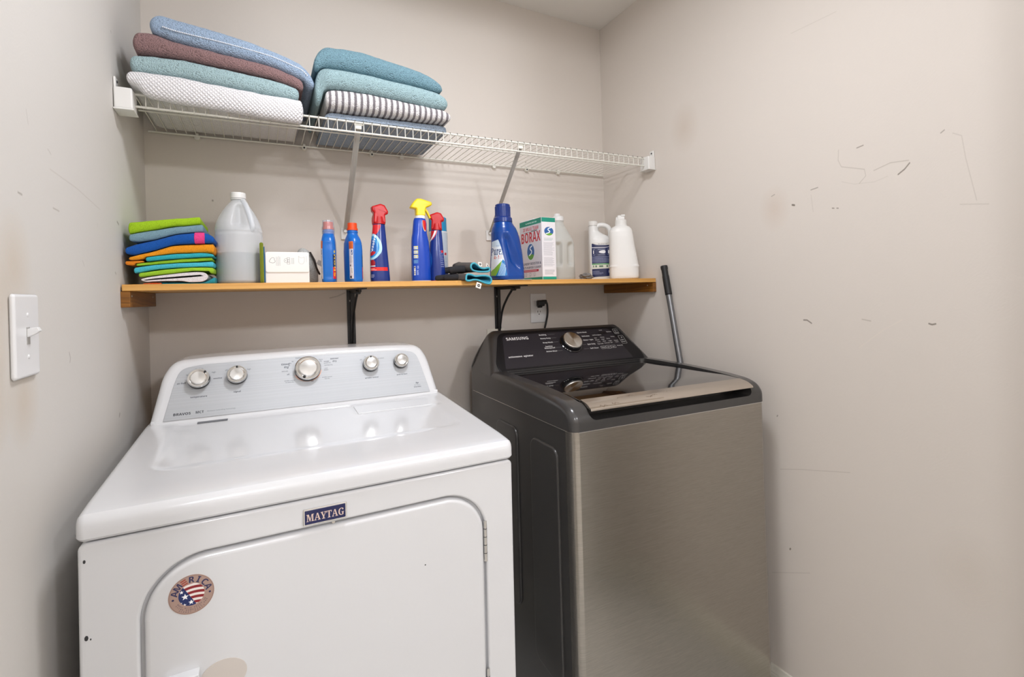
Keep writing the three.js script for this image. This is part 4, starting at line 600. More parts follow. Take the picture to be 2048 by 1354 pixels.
// white jug with handle and navy label
{
  const t = thing('detergent_jug', 'white jug with loop handle and navy label near the shelf end', 'jug', [1.312, SHELF, -1.669], -0.55); t.scale.setScalar(1.03);
  const wh = mat(lin(0.82, 0.82, 0.80), 0.35);
  const P = [[0.0004, 0.042, 0.036, 4], [0.004, 0.0465, 0.0405, 4], [0.012, 0.048, 0.042, 4], [0.06, 0.048, 0.042, 4], [0.15, 0.047, 0.041, 3.8], [0.172, 0.0455, 0.039, 3.4, -0.001], [0.186, 0.040, 0.034, 2.8, -0.005], [0.198, 0.029, 0.027, 2.3, -0.016], [0.21, 0.0215, 0.0215, 2, -0.0235], [0.228, 0.019, 0.019, 2, -0.0255], [0.232, 0.0178, 0.0178, 2, -0.0255]];
  part('bottle_body', shell(P, { step: 0.004 }), wh, t);
  part('handle', tube([[-0.022, 0.214, 0], [-0.004, 0.233, 0], [0.02, 0.234, 0], [0.040, 0.222, 0], [0.047, 0.198, 0], [0.044, 0.165, 0]], 0.0098, 50, 16), wh, t);
  part('cap', merge([cyl(0.0198, 0.0203, 0.016, -0.0255, 0.2405, 0), cyl(0.0175, 0.0198, 0.003, -0.0255, 0.25, 0)]), M.white, t);
  const lb = label(640, 1100, (g, w, h) => {
    g.fillStyle = '#dedcd6'; g.fillRect(0, 0, w, h); text(g, 'how to use', w * 0.62, 52, 'bold 40px sans-serif', '#55585f'); g.fillStyle = '#141f52'; g.beginPath(); g.moveTo(0, 40); g.bezierCurveTo(w * 0.2, 10, w * 0.35, 130, w, 80); g.lineTo(w, h * 0.60); g.lineTo(0, h * 0.60); g.fill(); g.fillStyle = '#e7e5ea'; g.beginPath(); g.moveTo(0, 150); g.bezierCurveTo(w * 0.3, 150, w * 0.5, 180, w, 125); g.lineTo(w, 143); g.bezierCurveTo(w * 0.5, 200, w * 0.3, 170, 0, 170); g.fill();
    for (let i = 0; i < 3; i++) { g.fillStyle = '#f2f2f6'; if (i === 1) { g.beginPath(); g.arc(w * 0.55, 300, 52, 0, 7); g.fill(); } else { g.beginPath(); g.roundRect(w * (i ? 0.8 : 0.14), 250, i ? 84 : 44, 108, 14); g.fill(); } lines(g, w * (0.12 + i * 0.32), 215, 120, 2, 16, '#cfd3e6', 6); lines(g, w * (0.12 + i * 0.32), 385, 120, 2, 16, '#cfd3e6', 6); }
    for (let i = 0; i < 4; i++) lines(g, 30, 450 + i * 50, w - 80, 2, 20, '#aeb6da', 8); g.fillStyle = '#3e9a55'; g.fillRect(0, h * 0.605, w, 34); g.fillStyle = '#dcded0'; g.fillRect(0, h * 0.635, w, 120); for (const [x, s] of [[0.12, 50], [0.3, 60], [0.47, 36], [0.65, 60], [0.82, 50]]) { g.fillStyle = '#5d7a62'; g.fillRect(w * x, h * 0.655, s, 60); }
    g.fillStyle = '#141f52'; g.beginPath(); g.moveTo(0, h * 0.76); g.lineTo(w, h * 0.745); g.lineTo(w, h * 0.9); g.quadraticCurveTo(w, h * 0.96, w * 0.85, h * 0.965); g.lineTo(0, h); g.fill(); lines(g, 40, h * 0.82, w * 0.5, 5, 24, '#aeb6da', 7); g.fillStyle = '#c7cbe0'; g.fillRect(w * 0.8, h * 0.8, 70, 80);
  });
  part('label', patch(P, 0.012, 0.158, H + 0.66, H - 0.66), lb, t, 'navy and white back label');
}
// plain white bottle
{
  const t = thing('detergent_bottle', 'plain white bottle with flip cap, last on the right of the wooden shelf', 'bottle', [1.338, SHELF, -1.545], -0.62);
  const wh = mat(lin(0.83, 0.82, 0.79), 0.38);
  const P = [[0.0004, 0.052, 0.040, 3.6], [0.004, 0.0575, 0.0445, 3.6], [0.012, 0.059, 0.046, 3.6], [0.045, 0.059, 0.046, 3.6], [0.056, 0.0588, 0.0455, 3.5], [0.1, 0.0555, 0.0435, 3.4, -0.003], [0.14, 0.0515, 0.042, 3.3, -0.006], [0.175, 0.0495, 0.041, 3.2, -0.008], [0.196, 0.048, 0.039, 2.9, -0.009], [0.208, 0.044, 0.035, 2.6, -0.009], [0.217, 0.036, 0.030, 2.3, -0.008], [0.2215, 0.026, 0.0255, 2, -0.007], [0.2235, 0.024, 0.024, 2, -0.007], [0.232, 0.0235, 0.0235, 2, -0.007]];
  const mod = (y, a) => { const w = Math.exp(-Math.pow((y - 0.052) / 0.0045, 2)), f = Math.abs(Math.cos(a)); return 1 + 0.035 * w * THREE.MathUtils.smoothstep(f, 0.15, 0.5); };
  part('bottle_body', shell(P, { mod, step: 0.0025 }), wh, t);
  part('cap', merge([cyl(0.0235, 0.024, 0.012, -0.007, 0.238, 0, 40), cyl(0.0215, 0.0235, 0.003, -0.007, 0.2455, 0, 40), rbox(0.03, 0.02, 0.026, 0.005, -0.007, 0.256, 0), cyl(0.006, 0.008, 0.012, -0.021, 0.253, 0.002, 18), rbox(0.018, 0.008, 0.03, 0.003, 0.001, 0.264, 0)]), M.white, t, 'white flip spout cap');
}
// crumpled dryer fluff between the jugs
{
  const g = new THREE.IcosahedronGeometry(0.022, 5), p = g.attributes.position;
  for (let i = 0; i < p.count; i++) { const v = V([p.getX(i), p.getY(i), p.getZ(i)]), n = 1 + 0.45 * noise.noise(v.x * 90, v.y * 90, v.z * 90) + 0.2 * noise.noise(v.x * 220, v.y * 220, v.z * 220); p.setXYZ(i, v.x * n * 1.15, Math.max(-0.0135, v.y * n * 0.62), v.z * n); }
  g.computeVertexNormals();
  single('fluff', g, mat('#7d7a78', 0.95), 'crumpled grey wad on the shelf between the cloudy jug and the navy label jug', 'wad', [1.155, SHELF + 0.0138, -1.56]);
}

// ---------------------------------------------------------------- wall fittings
function wallPlate(w, h) { const s = rr(-w / 2, -h / 2, w, h, 0.003); return ext(s, 0.006, 0.0028, 4); }
{
  const t = thing('outlet', 'white double power outlet on the wall above the dark washing machine', 'outlet', [1.0625, 1.2205, BZ]);
  part('cover_plate', wallPlate(0.079, 0.127), M.plate, t);
  for (const y of [0.0215, -0.0195]) {
    const s = new THREE.Shape(); s.absarc(0, 0, 0.0172, 0.75, Math.PI - 0.75); s.absarc(0, 0, 0.0172, Math.PI + 0.75, 2 * Math.PI - 0.75);
    const k = part('socket', ext(s, 0.004, 0.0008).translate(0, y, 0.0035), M.plate, t);
    part('slots', merge([box(0.0022, 0.0085, 0.001, -0.0064, y + 0.004, 0.0074), box(0.0022, 0.007, 0.001, 0.0064, y + 0.004, 0.0074), cyl(0.0026, 0.0026, 0.001, 0, 0, 0, 16).rotateX(H).translate(0, y - 0.0075, 0.0074)]), M.dark, k);
  }
  part('screw', cyl(0.0026, 0.0026, 0.002, 0, 0, 0, 14).rotateX(H).translate(0, 0.001, 0.0062), M.screw, t);
}
{
  const t = thing('power_cord', 'black plug and cord hanging from the wall outlet', 'cord', [1.0625, 1.242, BZ + 0.0078]);
  const rub = mat(lin(0.008, 0.008, 0.009), 0.45);
  part('plug', merge([rbox(0.034, 0.026, 0.022, 0.006, 0.002, -0.001, 0.0125), rbox(0.024, 0.018, 0.018, 0.005, 0.018, 0.004, 0.014), rbox(0.02, 0.014, 0.016, 0.004, -0.001, -0.013, 0.01)]), rub, t);
  part('cord', tube([[0.022, 0.005, 0.014], [0.029, 0.003, 0.015], [0.0335, -0.012, 0.015], [0.0345, -0.05, 0.013], [0.028, -0.088, 0.009], [0.02, -0.125, 0.007], [0.015, -0.2, 0.007], [0.012, -0.45, 0.008]], 0.0042, 70, 10), rub, t);
}
{
  const t = thing('blank_cover', 'cream blank wall plate half hidden behind the washing machine console', 'wall plate', [0.853, 1.0785, BZ]);
  part('cover_plate', wallPlate(0.08, 0.127), M.trim, t);
  for (const y of [0.042, -0.042]) part('screw', cyl(0.0026, 0.0026, 0.002, 0, 0, 0, 14).rotateX(H).translate(0, y, 0.0062), M.trim, t);
}
{
  const t = thing('light_switch', 'white toggle light switch on the left wall', 'switch', [LX, 1.2415, -0.929], H);
  part('cover_plate', ext(rr(-0.0405, -0.0595, 0.081, 0.119, 0.0052), 0.0068, 0.0042, 5), M.plate, t);
  part('toggle_slot', box(0.0105, 0.0245, 0.001, 0, 0, 0.0068), mat(lin(0.45, 0.44, 0.42), 0.5), t);
  part('toggle', ext(poly([[-0.006, 0], [0.005, 0], [0.0045, 0.011], [0.003, 0.016], [-0.003, 0.016], [-0.0052, 0.01]], 0.001), 0.0088, 0.0008).translate(0, 0, -0.0044).rotateY(-H).rotateX(H).rotateX(-0.45).translate(0, 0.002, 0.005), M.plate, t);
  for (const y of [0.03, -0.03]) part('screw', new THREE.SphereGeometry(0.0031, 16, 10).scale(1, 1, 0.45).translate(0, y, 0.0068), M.plate, t);
}
// broom handle leaning in the corner beside the washing machine
{
  const a = [1.4255, 1.379, -1.408], b = [1.384, -0.027, -1.105], A = V(a), B = V(b);
  const t = thing('broom_handle', 'grey metal broom handle with black grip leaning on the right wall', 'pole', b);
  const q = new THREE.Quaternion().setFromUnitVectors(new THREE.Vector3(0, 1, 0), A.clone().sub(B).normalize()), Ln = A.distanceTo(B); t.quaternion.copy(q);
  part('pole', cyl(0.0112, 0.0112, Ln - 0.118, 0, (Ln - 0.118) / 2, 0, 24), mat(lin(0.22, 0.225, 0.235), 0.32, { metalness: 0.7 }), t);
  part('grip', new THREE.LatheGeometry([[0.0001, 0], [0.0128, 0], [0.0132, 0.004], [0.0132, 0.075], [0.0122, 0.08], [0.0122, 0.102], [0.0138, 0.106], [0.0138, 0.116], [0.0128, 0.1185], [0.0001, 0.1185]].map((p) => new THREE.Vector2(...p)), 28).translate(0, Ln - 0.1185, 0), mat(lin(0.012, 0.012, 0.013), 0.5), t, 'black plastic grip');
}

// ---------------------------------------------------------------- clothes dryer
const ev = new Evaluator(); ev.useGroups = false;
function cut(g, tools) { let a = new Brush(g.index ? g : mergeVertices(g)); a.updateMatrixWorld(); for (const k of tools) { const b = new Brush(k.index ? k : mergeVertices(k)); b.updateMatrixWorld(); a = ev.evaluate(a, b, SUBTRACTION); } return a.geometry; }
const deg = Math.PI / 180;
{
  const W = 0.737, t = thing('clothes_dryer', 'white front loading clothes dryer with silver control panel', 'dryer', [-0.2639, 0.0376, -0.938]);
  t.rotation.set(-0.12 * deg, -0.1 * deg, -0.45 * deg, 'YZX');
  const front = rr(0.001, 0, W - 0.002, 0.8535, 0.011); front.holes.push(rr(0.0745, 0.228, 0.596, 0.575, 0.092, THREE.Path));
  part('cabinet', rbox(W - 0.006, 0.852, 0.672, 0.01, W / 2, 0.458, -0.35), M.enamel, t);
  part('front_panel', crease(ext(front, 0.02, 0.005, 5, 28).translate(0, 0.032, -0.02)), M.enamel, t);
  const door = part('door', crease(ext(rr(0.0795, 0.265, 0.586, 0.565, 0.087), 0.021, 0.0085, 6, 28).translate(0, 0.032 - 0.032, -0.0205)), M.enamel, t);
  door.position.y = 0.0;
  const bowl = part('door_handle', merge([rbox(0.05, 0.022, 0.016, 0.004, 0.128, 0.632, 0.007), rbox(0.05, 0.006, 0.02, 0.002, 0.128, 0.6455, 0.009)]), M.enamel, door);
  part('recess_shade', cyl(0.034, 0.034, 0.0012, 0, 0, 0, 40).rotateX(H).scale(1, 0.8, 1).translate(0.186, 0.622, 0.0012), mat(lin(0.62, 0.57, 0.52), 0.4), door);  // flush tinted disc, the shade of a recess put in as colour
  part('bolt', cyl(0.0028, 0.0028, 0.003, 0, 0, 0, 14).rotateX(H).translate(0.3635, 0.8345, -0.004), M.screw, t);
  for (const [y0, y1] of [[0.68, 0.766], [0.365, 0.451]]) {
    const h = part('hinge', merge([cyl(0.0035, 0.0035, y1 - y0, 0.6685, (y0 + y1) / 2, -0.0012, 14), rbox(0.008, y1 - y0, 0.002, 0.0008, 0.6712, (y0 + y1) / 2, -0.0035)]), M.chrome, t, 'steel hinge');
    part('hinge_pin', merge([0.2, 0.4, 0.6, 0.8].map((f) => cyl(0.0037, 0.0037, 0.0012, 0.6685, y0 + (y1 - y0) * f, -0.0012, 14))), M.dark, h);
  }
  // name plate
  const np = part('name_plate', ext(rr(-0.0375, -0.0148, 0.075, 0.0296, 0.002), 0.0035, 0.0012), M.chrome, t, 'blue name plate with a silver rim'); np.position.set(0.3492, 0.8548, 0.0002);
  part('lettering', fitUV(ext(rr(-0.0348, -0.0122, 0.0696, 0.0244, 0.001), 0.0012, 0.0003).translate(0, 0, 0.0032), -0.0348, -0.0122, 0.0348, 0.0122), mat(0xffffff, 0.3, { map: canvas(696, 244, (g, w, h) => { g.fillStyle = '#1a2050'; g.fillRect(0, 0, w, h); text(g, 'MAYTAG', w / 2, h * 0.54, 'bold 178px serif', '#dcc4b4', { sx: 0.8 }); }) }), np);
  // round sticker
  const sticker = canvas(512, 512, (g) => {
    g.fillStyle = '#b09486'; g.fillRect(0, 0, 512, 512); g.save(); g.translate(256, 256); g.beginPath(); g.arc(0, 0, 250, 0, 7); g.clip(); g.fillStyle = '#ab8f82'; g.fillRect(-256, -256, 512, 512); g.strokeStyle = '#8a6f66'; g.lineWidth = 10; g.beginPath(); g.arc(0, 0, 249, 0, 7); g.stroke();
    const wd = 'AMERICA'; for (let i = 0; i < 7; i++) { g.save(); g.rotate((i - 3) * 0.43); if (i === 2) { g.fillStyle = '#a3412f'; for (let k = 0; k < 3; k++) g.fillRect(-32, -228 + k * 28, 64, 16); } else text(g, wd[i], 0, -194, 'bold 108px sans-serif', '#2a2a55', { sx: 1.05 }); g.restore(); }
    for (const s of [-1, 1]) { g.fillStyle = '#2a2a55'; g.beginPath(); g.arc(s * 205, 22, 13, 0, 7); g.fill(); }
    g.save(); g.beginPath(); g.arc(0, 0, 145, 0, 7); g.clip(); g.fillStyle = '#efe6e0'; g.fillRect(-160, -160, 320, 320); g.strokeStyle = '#8e1f26'; g.lineWidth = 34; for (let k = 0; k < 5; k++) { g.beginPath(); g.moveTo(-150, -110 + k * 66); g.quadraticCurveTo(-20, -190 + k * 66, 160, -140 + k * 66); g.stroke(); }
    g.fillStyle = '#1d2d63'; g.beginPath(); g.moveTo(-160, -90); g.lineTo(-90, -110); g.lineTo(70, 170); g.lineTo(-160, 170); g.fill();
    const star = (x, y, r) => { g.fillStyle = '#fff'; g.beginPath(); for (let i = 0; i < 10; i++) { const a = i / 10 * 2 * Math.PI - H, q = i % 2 ? r * 0.42 : r; g.lineTo(x + q * Math.cos(a), y + q * Math.sin(a)); } g.fill(); };
    star(-72, 15, 44); star(-110, -55, 26); star(-5, 100, 34); star(-130, 90, 30); star(-80, 120, 24); g.restore();
    for (let k = 0; k < 3; k++) { const s = ['MADE WITH PRIDE IN', 'USING DOMESTIC AND', 'GLOBAL PARTS'][k].split(''), R = 176 + k * 24; s.forEach((c, i) => { g.save(); g.rotate(-((i - s.length / 2 + 0.5) * 0.118)); text(g, c, 0, R, 'bold 21px sans-serif', '#5b4a5a'); g.restore(); }); }
    g.restore();
  });
  part('round_sticker', fitUV(cyl(0.0315, 0.0315, 0.0008, 0, 0, 0, 56).rotateX(H), -0.0315, -0.0315, 0.0315, 0.0315).translate(0.1432, 0.7702, 0.0007), mat(0xffffff, 0.35, { map: sticker }), door, 'round sticker with stars and stripes');
  for (const [x, y, r] of [[0.0105, 0.744, 0.0042], [0.0155, 0.741, 0.0016], [0.0095, 0.859, 0.003]]) part('paint_chip', new THREE.CircleGeometry(r, 7).scale(0.6, 1, 1).translate(x, y, 0.0003), M.dark, t);
  part('paint_chip', new THREE.CircleGeometry(0.0015, 8).translate(0.535, 0.709, 0.0006), M.dark, door);
  // lid
  const prof = poly([[0.0, 0.8885, 0.002], [0.0035, 0.8885, 0.003], [0.0035, 0.917, 0.012], [-0.004, 0.9285, 0.012], [-0.05, 0.9335, 0.04], [-0.16, 0.9395, 0.1], [-0.467, 0.956], [-0.66, 0.957, 0.01], [-0.66, 0.8885, 0.004]]);
  // the outline is swept across with rounded ends; two shallow pressings are let into the top
  {
    const b = 0.012, P = prof.getSpacedPoints(150), n = P.length - 1, Nn = P.slice(0, n).map((p, i) => { const q = P[(i + 1) % n], o = P[(i + n - 1) % n], d = q.clone().sub(o).normalize(); return new THREE.Vector2(d.y, -d.x); });
    const area = P.slice(0, n).reduce((s, p, i) => s + p.x * P[(i + 1) % n].y - P[(i + 1) % n].x * p.y, 0), sg = area > 0 ? 1 : -1, cols = [];
    for (let k = 0; k < 7; k++) { const a = k / 7 * H; cols.push([b * (1 - Math.cos(a)), b * (1 - Math.sin(a))]); }
    for (let k = 0; k <= 120; k++) cols.push([b + (W + 0.003 - 2 * b) * k / 120, 0]);
    for (let k = 6; k >= 0; k--) { const a = k / 7 * H; cols.push([W + 0.003 - b * (1 - Math.cos(a)), b * (1 - Math.sin(a))]); }
    const rect = (x, z, cx, cz, hx, hz, r, soft) => { const dx = Math.max(Math.abs(x - cx) - hx + r, 0), dz = Math.max(Math.abs(z - cz) - hz + r, 0); return 1 - THREE.MathUtils.smoothstep(Math.hypot(dx, dz) - r, -soft, soft); };
    const pos = [], idx = [];
    for (const [x, d] of cols) for (let i = 0; i < n; i++) {
      const z = P[i].x - sg * Nn[i].x * d; let y = P[i].y - sg * Nn[i].y * d; const X = x - 0.0015;
      if (sg * Nn[i].y > 0.8) y -= 0.0026 * rect(X, z, 0.3685, -0.31, 0.303, 0.16, 0.03, 0.009) + 0.0022 * rect(X, z, 0.577, -0.40, 0.114, 0.046, 0.01, 0.005);
      pos.push(X, y, z);
    }
    for (let k = 0; k < cols.length - 1; k++) for (let i = 0; i < n; i++) { const a = k * n + i, c = k * n + (i + 1) % n; sg > 0 ? idx.push(a, c, a + n, c, c + n, a + n) : idx.push(a, a + n, c, c, a + n, c + n); }
    const faces = THREE.ShapeUtils.triangulateShape(P.slice(0, n), []), last = (cols.length - 1) * n;
    for (const f of faces) { sg > 0 ? idx.push(f[2], f[1], f[0], last + f[0], last + f[1], last + f[2]) : idx.push(f[0], f[1], f[2], last + f[2], last + f[1], last + f[0]); }
    const g = new THREE.BufferGeometry(); g.setAttribute('position', new THREE.Float32BufferAttribute(pos, 3)); g.setAttribute('uv', new THREE.Float32BufferAttribute(new Float32Array(pos.length / 3 * 2), 2)); g.setIndex(idx);
    part('lid', crease(g, 0.5), M.enamel, t);
  }
  const slope = Math.atan(0.0168 / 0.307);
  part('lint_door', rbox(0.212, 0.003, 0.076, 0.0012, 0.577, 0, 0).rotateX(slope).translate(0, 0.9482, -0.401), M.enamel, t);
  part('lid_label', rbox(0.064, 0.0006, 0.016, 0.0002, 0.139, 0, 0).rotateX(slope).translate(0, 0.9534, -0.4535), mat(lin(0.12, 0.125, 0.14), 0.4), t, 'dark grey label strip');
  // console, leaning back
  const lean = 25 * deg, face = 0.956;
  const cs = poly([[0.008, -0.004, 0.004], [0.0285, 0.118, 0.02], [0.05, 0.158, 0.045], [0.13, 0.1635, 0.03], [0.3685, 0.1665, 0.05], [W - 0.13, 0.1635, 0.03], [W - 0.05, 0.158, 0.045], [W - 0.0285, 0.118, 0.02], [W - 0.008, -0.004, 0.004]]);
  const cg = ext(cs, 0.1, 0.014, 6, 20).translate(0, 0, -0.1), cp = cg.attributes.position;
  for (let i = 0; i < cp.count; i++) { const y = cp.getY(i), z = cp.getZ(i); cp.setXYZ(i, cp.getX(i), face + y * Math.cos(lean), -0.467 - y * Math.sin(lean) + z * (z < -0.05 ? 1.5 : 1)); }
  cg.computeVertexNormals(); part('console', crease(cg, 0.5), M.enamel, t);
  const pg = new THREE.Group(); pg.name = 'control_panel_frame';
  const ps = poly([[0.036, 0.0065, 0.002], [0.0545, 0.1, 0.02], [0.066, 0.136, 0.03], [0.11, 0.1445, 0.02], [0.3685, 0.148, 0.05], [W - 0.11, 0.1445, 0.02], [W - 0.066, 0.136, 0.03], [W - 0.0545, 0.1, 0.02], [W - 0.036, 0.0065, 0.002]]);
  const print = canvas(2048, 448, (g, w, h) => {
    const X = (u) => (u - 0.036) / (W - 0.072) * w, Y = (v) => h - (v - 0.005) / 0.1455 * h, f = (s, b = '') => `${b} ${Math.round(s * 0.72)}px sans-serif`, c = '#3b3f45';
    const q = g.createLinearGradient(0, 0, 0, h); q.addColorStop(0, '#ffffff'); q.addColorStop(1, '#ffffff'); g.fillStyle = '#b3b6b9'; g.fillRect(0, 0, w, h);
    for (let i = 0; i < 260; i++) { g.globalAlpha = 0.05; g.fillStyle = rnd() < 0.5 ? '#fff' : '#999'; g.fillRect(0, rnd() * h, w, 1 + rnd() * 2); } g.globalAlpha = 1;
    text(g, 'temperature', X(0.107), Y(0.06), f(25, 'bold'), c); text(g, 'signal', X(0.191), Y(0.064), f(25, 'bold'), c); text(g, 'wrinkle control', X(0.533), Y(0.067), f(22, 'bold'), c); text(g, 'push to start', X(0.6225), Y(0.0685), f(22, 'bold'), c);
    text(g, 'low', X(0.082), Y(0.119), f(20), c); text(g, 'medium', X(0.106), Y(0.133), f(20), c); text(g, 'high', X(0.138), Y(0.121), f(20), c); text(g, 'air fluff', X(0.0695), Y(0.098), f(22, 'bold'), c); text(g, 'sensitive', X(0.147), Y(0.104), f(20, 'bold'), c);
    text(g, 'off', X(0.166), Y(0.124), f(20), c); text(g, 'high', X(0.218), Y(0.122), f(20), c); text(g, 'low', X(0.191), Y(0.133), f(20), c);
    text(g, 'off', X(0.507), Y(0.124), f(20), c); text(g, 'on', X(0.52), Y(0.132), f(18), c); text(g, '+ steam refresh', X(0.561), Y(0.124), f(17), c);
    text(g, 'timed', X(0.306), Y(0.1275), f(32, 'bold'), c); text(g, 'dry', X(0.308), Y(0.119), f(32, 'bold'), c); text(g, 'sensor', X(0.434), Y(0.134), f(30, 'bold'), c); text(g, 'dry', X(0.434), Y(0.126), f(30, 'bold'), c);
    text(g, 'freshen up', X(0.343), Y(0.143), f(20), c); text(g, 'cool', X(0.3685), Y(0.1435), f(18), c); text(g, 'down', X(0.3685), Y(0.139), f(18), c); [['60', 0.3245, 0.134], ['50', 0.3185, 0.129], ['40', 0.315, 0.123], ['30', 0.311, 0.116], ['off', 0.312, 0.098], ['off', 0.372, 0.073], ['more', 0.397, 0.134], ['dry', 0.397, 0.1295], ['normal dry', 0.417, 0.116], ['cool', 0.41, 0.107], ['down', 0.41, 0.102]].forEach(([s, u, v]) => text(g, s, X(u), Y(v), f(19, s === 'off' ? 'bold' : ''), c));
    text(g, 'energy', X(0.412), Y(0.1275), f(18, 'bold'), c); text(g, 'preferred', X(0.414), Y(0.1225), f(18), c); text(g, 'delicate', X(0.304), Y(0.1075), f(20), c); text(g, 'wrinkle control', X(0.315), Y(0.08), f(17), c); text(g, 'no extra dry', X(0.315), Y(0.0755), f(17), c); text(g, 'wrinkle control', X(0.411), Y(0.081), f(17), c); text(g, 'less dry', X(0.411), Y(0.0765), f(17), c);
    g.lineWidth = 6; g.strokeStyle = '#e2a88c'; g.beginPath(); g.ellipse(X(0.3615), Y(0.1065), 0.0355 / (W - 0.072) * w, 0.0325 / 0.1455 * h, 0, 0.1, Math.PI - 0.4); g.stroke();
    text(g, 'BRAVOS', X(0.0735), Y(0.0205), f(44, 'bold'), '#26282d', { sx: 0.92, sy: 0.85 }); text(g, 'MCT', X(0.110), Y(0.0205), f(36, 'bold'), '#33363b'); text(g, 'Moisture Controlling Technology', X(0.1565), Y(0.021), f(18), '#777c82'); text(g, 'hp', X(0.664), Y(0.0375), f(30, 'bold italic'), c); text(g, 'high efficiency', X(0.664), Y(0.031), f(13), c); text(g, 'SmartDry', X(0.664), Y(0.0255), f(21, 'bold'), c);
  });
  const silver = mat(0xffffff, 0.46, { map: print, metalness: 0.25 });
  const P0 = part('control_panel', fitUV(ext(ps, 0.0018, 0.0006, 2, 20), 0.036, 0.005, W - 0.036, 0.1505), silver, t, 'silver panel with grey printing');
  P0.position.set(0, face, -0.467); P0.rotation.x = -lean; P0.translateZ(0.0002);
  const lathe = (l, n = 48) => crease(new THREE.LatheGeometry(l.map((p) => new THREE.Vector2(...p)), n), 0.4).rotateX(H);
  const capSilver = mat(lin(0.86, 0.86, 0.85), 0.2, { metalness: 0.9 });
  for (const [u, v, r, a] of [[0.107, 0.1035, 0.0245, -0.75], [0.191, 0.1055, 0.0235, 0], [0.3615, 0.1065, 0.0335, 2.75], [0.533, 0.1065, 0.0225, 0], [0.6225, 0.1075, 0.0215, null]]) {
    const k = part('knob', lathe([[0.0001, 0.001], [r * 0.96, 0.001], [r, 0.003], [r * 0.985, 0.016], [r * 0.97, 0.0175], [0.0001, 0.0175]]), M.black, P0, 'silver topped control knob'); k.position.set(u, v, 0.0018);
    part('knob_ring', lathe([[r * 0.99, 0.0135], [r * 1.0, 0.0175], [r * 0.93, 0.0205], [r * 0.82, 0.0205], [r * 0.70, 0.0188], [r * 0.68, 0.017]]), M.chrome, k);
    part('knob_cap', lathe([[r * 0.7, 0.0175], [r * 0.7, 0.0208], [r * 0.64, 0.0222], [r * 0.3, 0.023], [0.0001, 0.0232]]), capSilver, k);
    if (a !== null) part('indicator', new THREE.SphereGeometry(r * 0.115, 14, 10).translate(-Math.sin(a) * r * 0.82, Math.cos(a) * r * 0.82, 0.0205), M.black, k);
  }
  for (const [x, z] of [[0.06, -0.06], [W - 0.06, -0.06], [0.06, -0.6], [W - 0.06, -0.6]]) part('foot', cyl(0.018, 0.022, 0.1, x, -0.0165 - x * -0.0078 * 0, z, 18), M.dark, t);
}

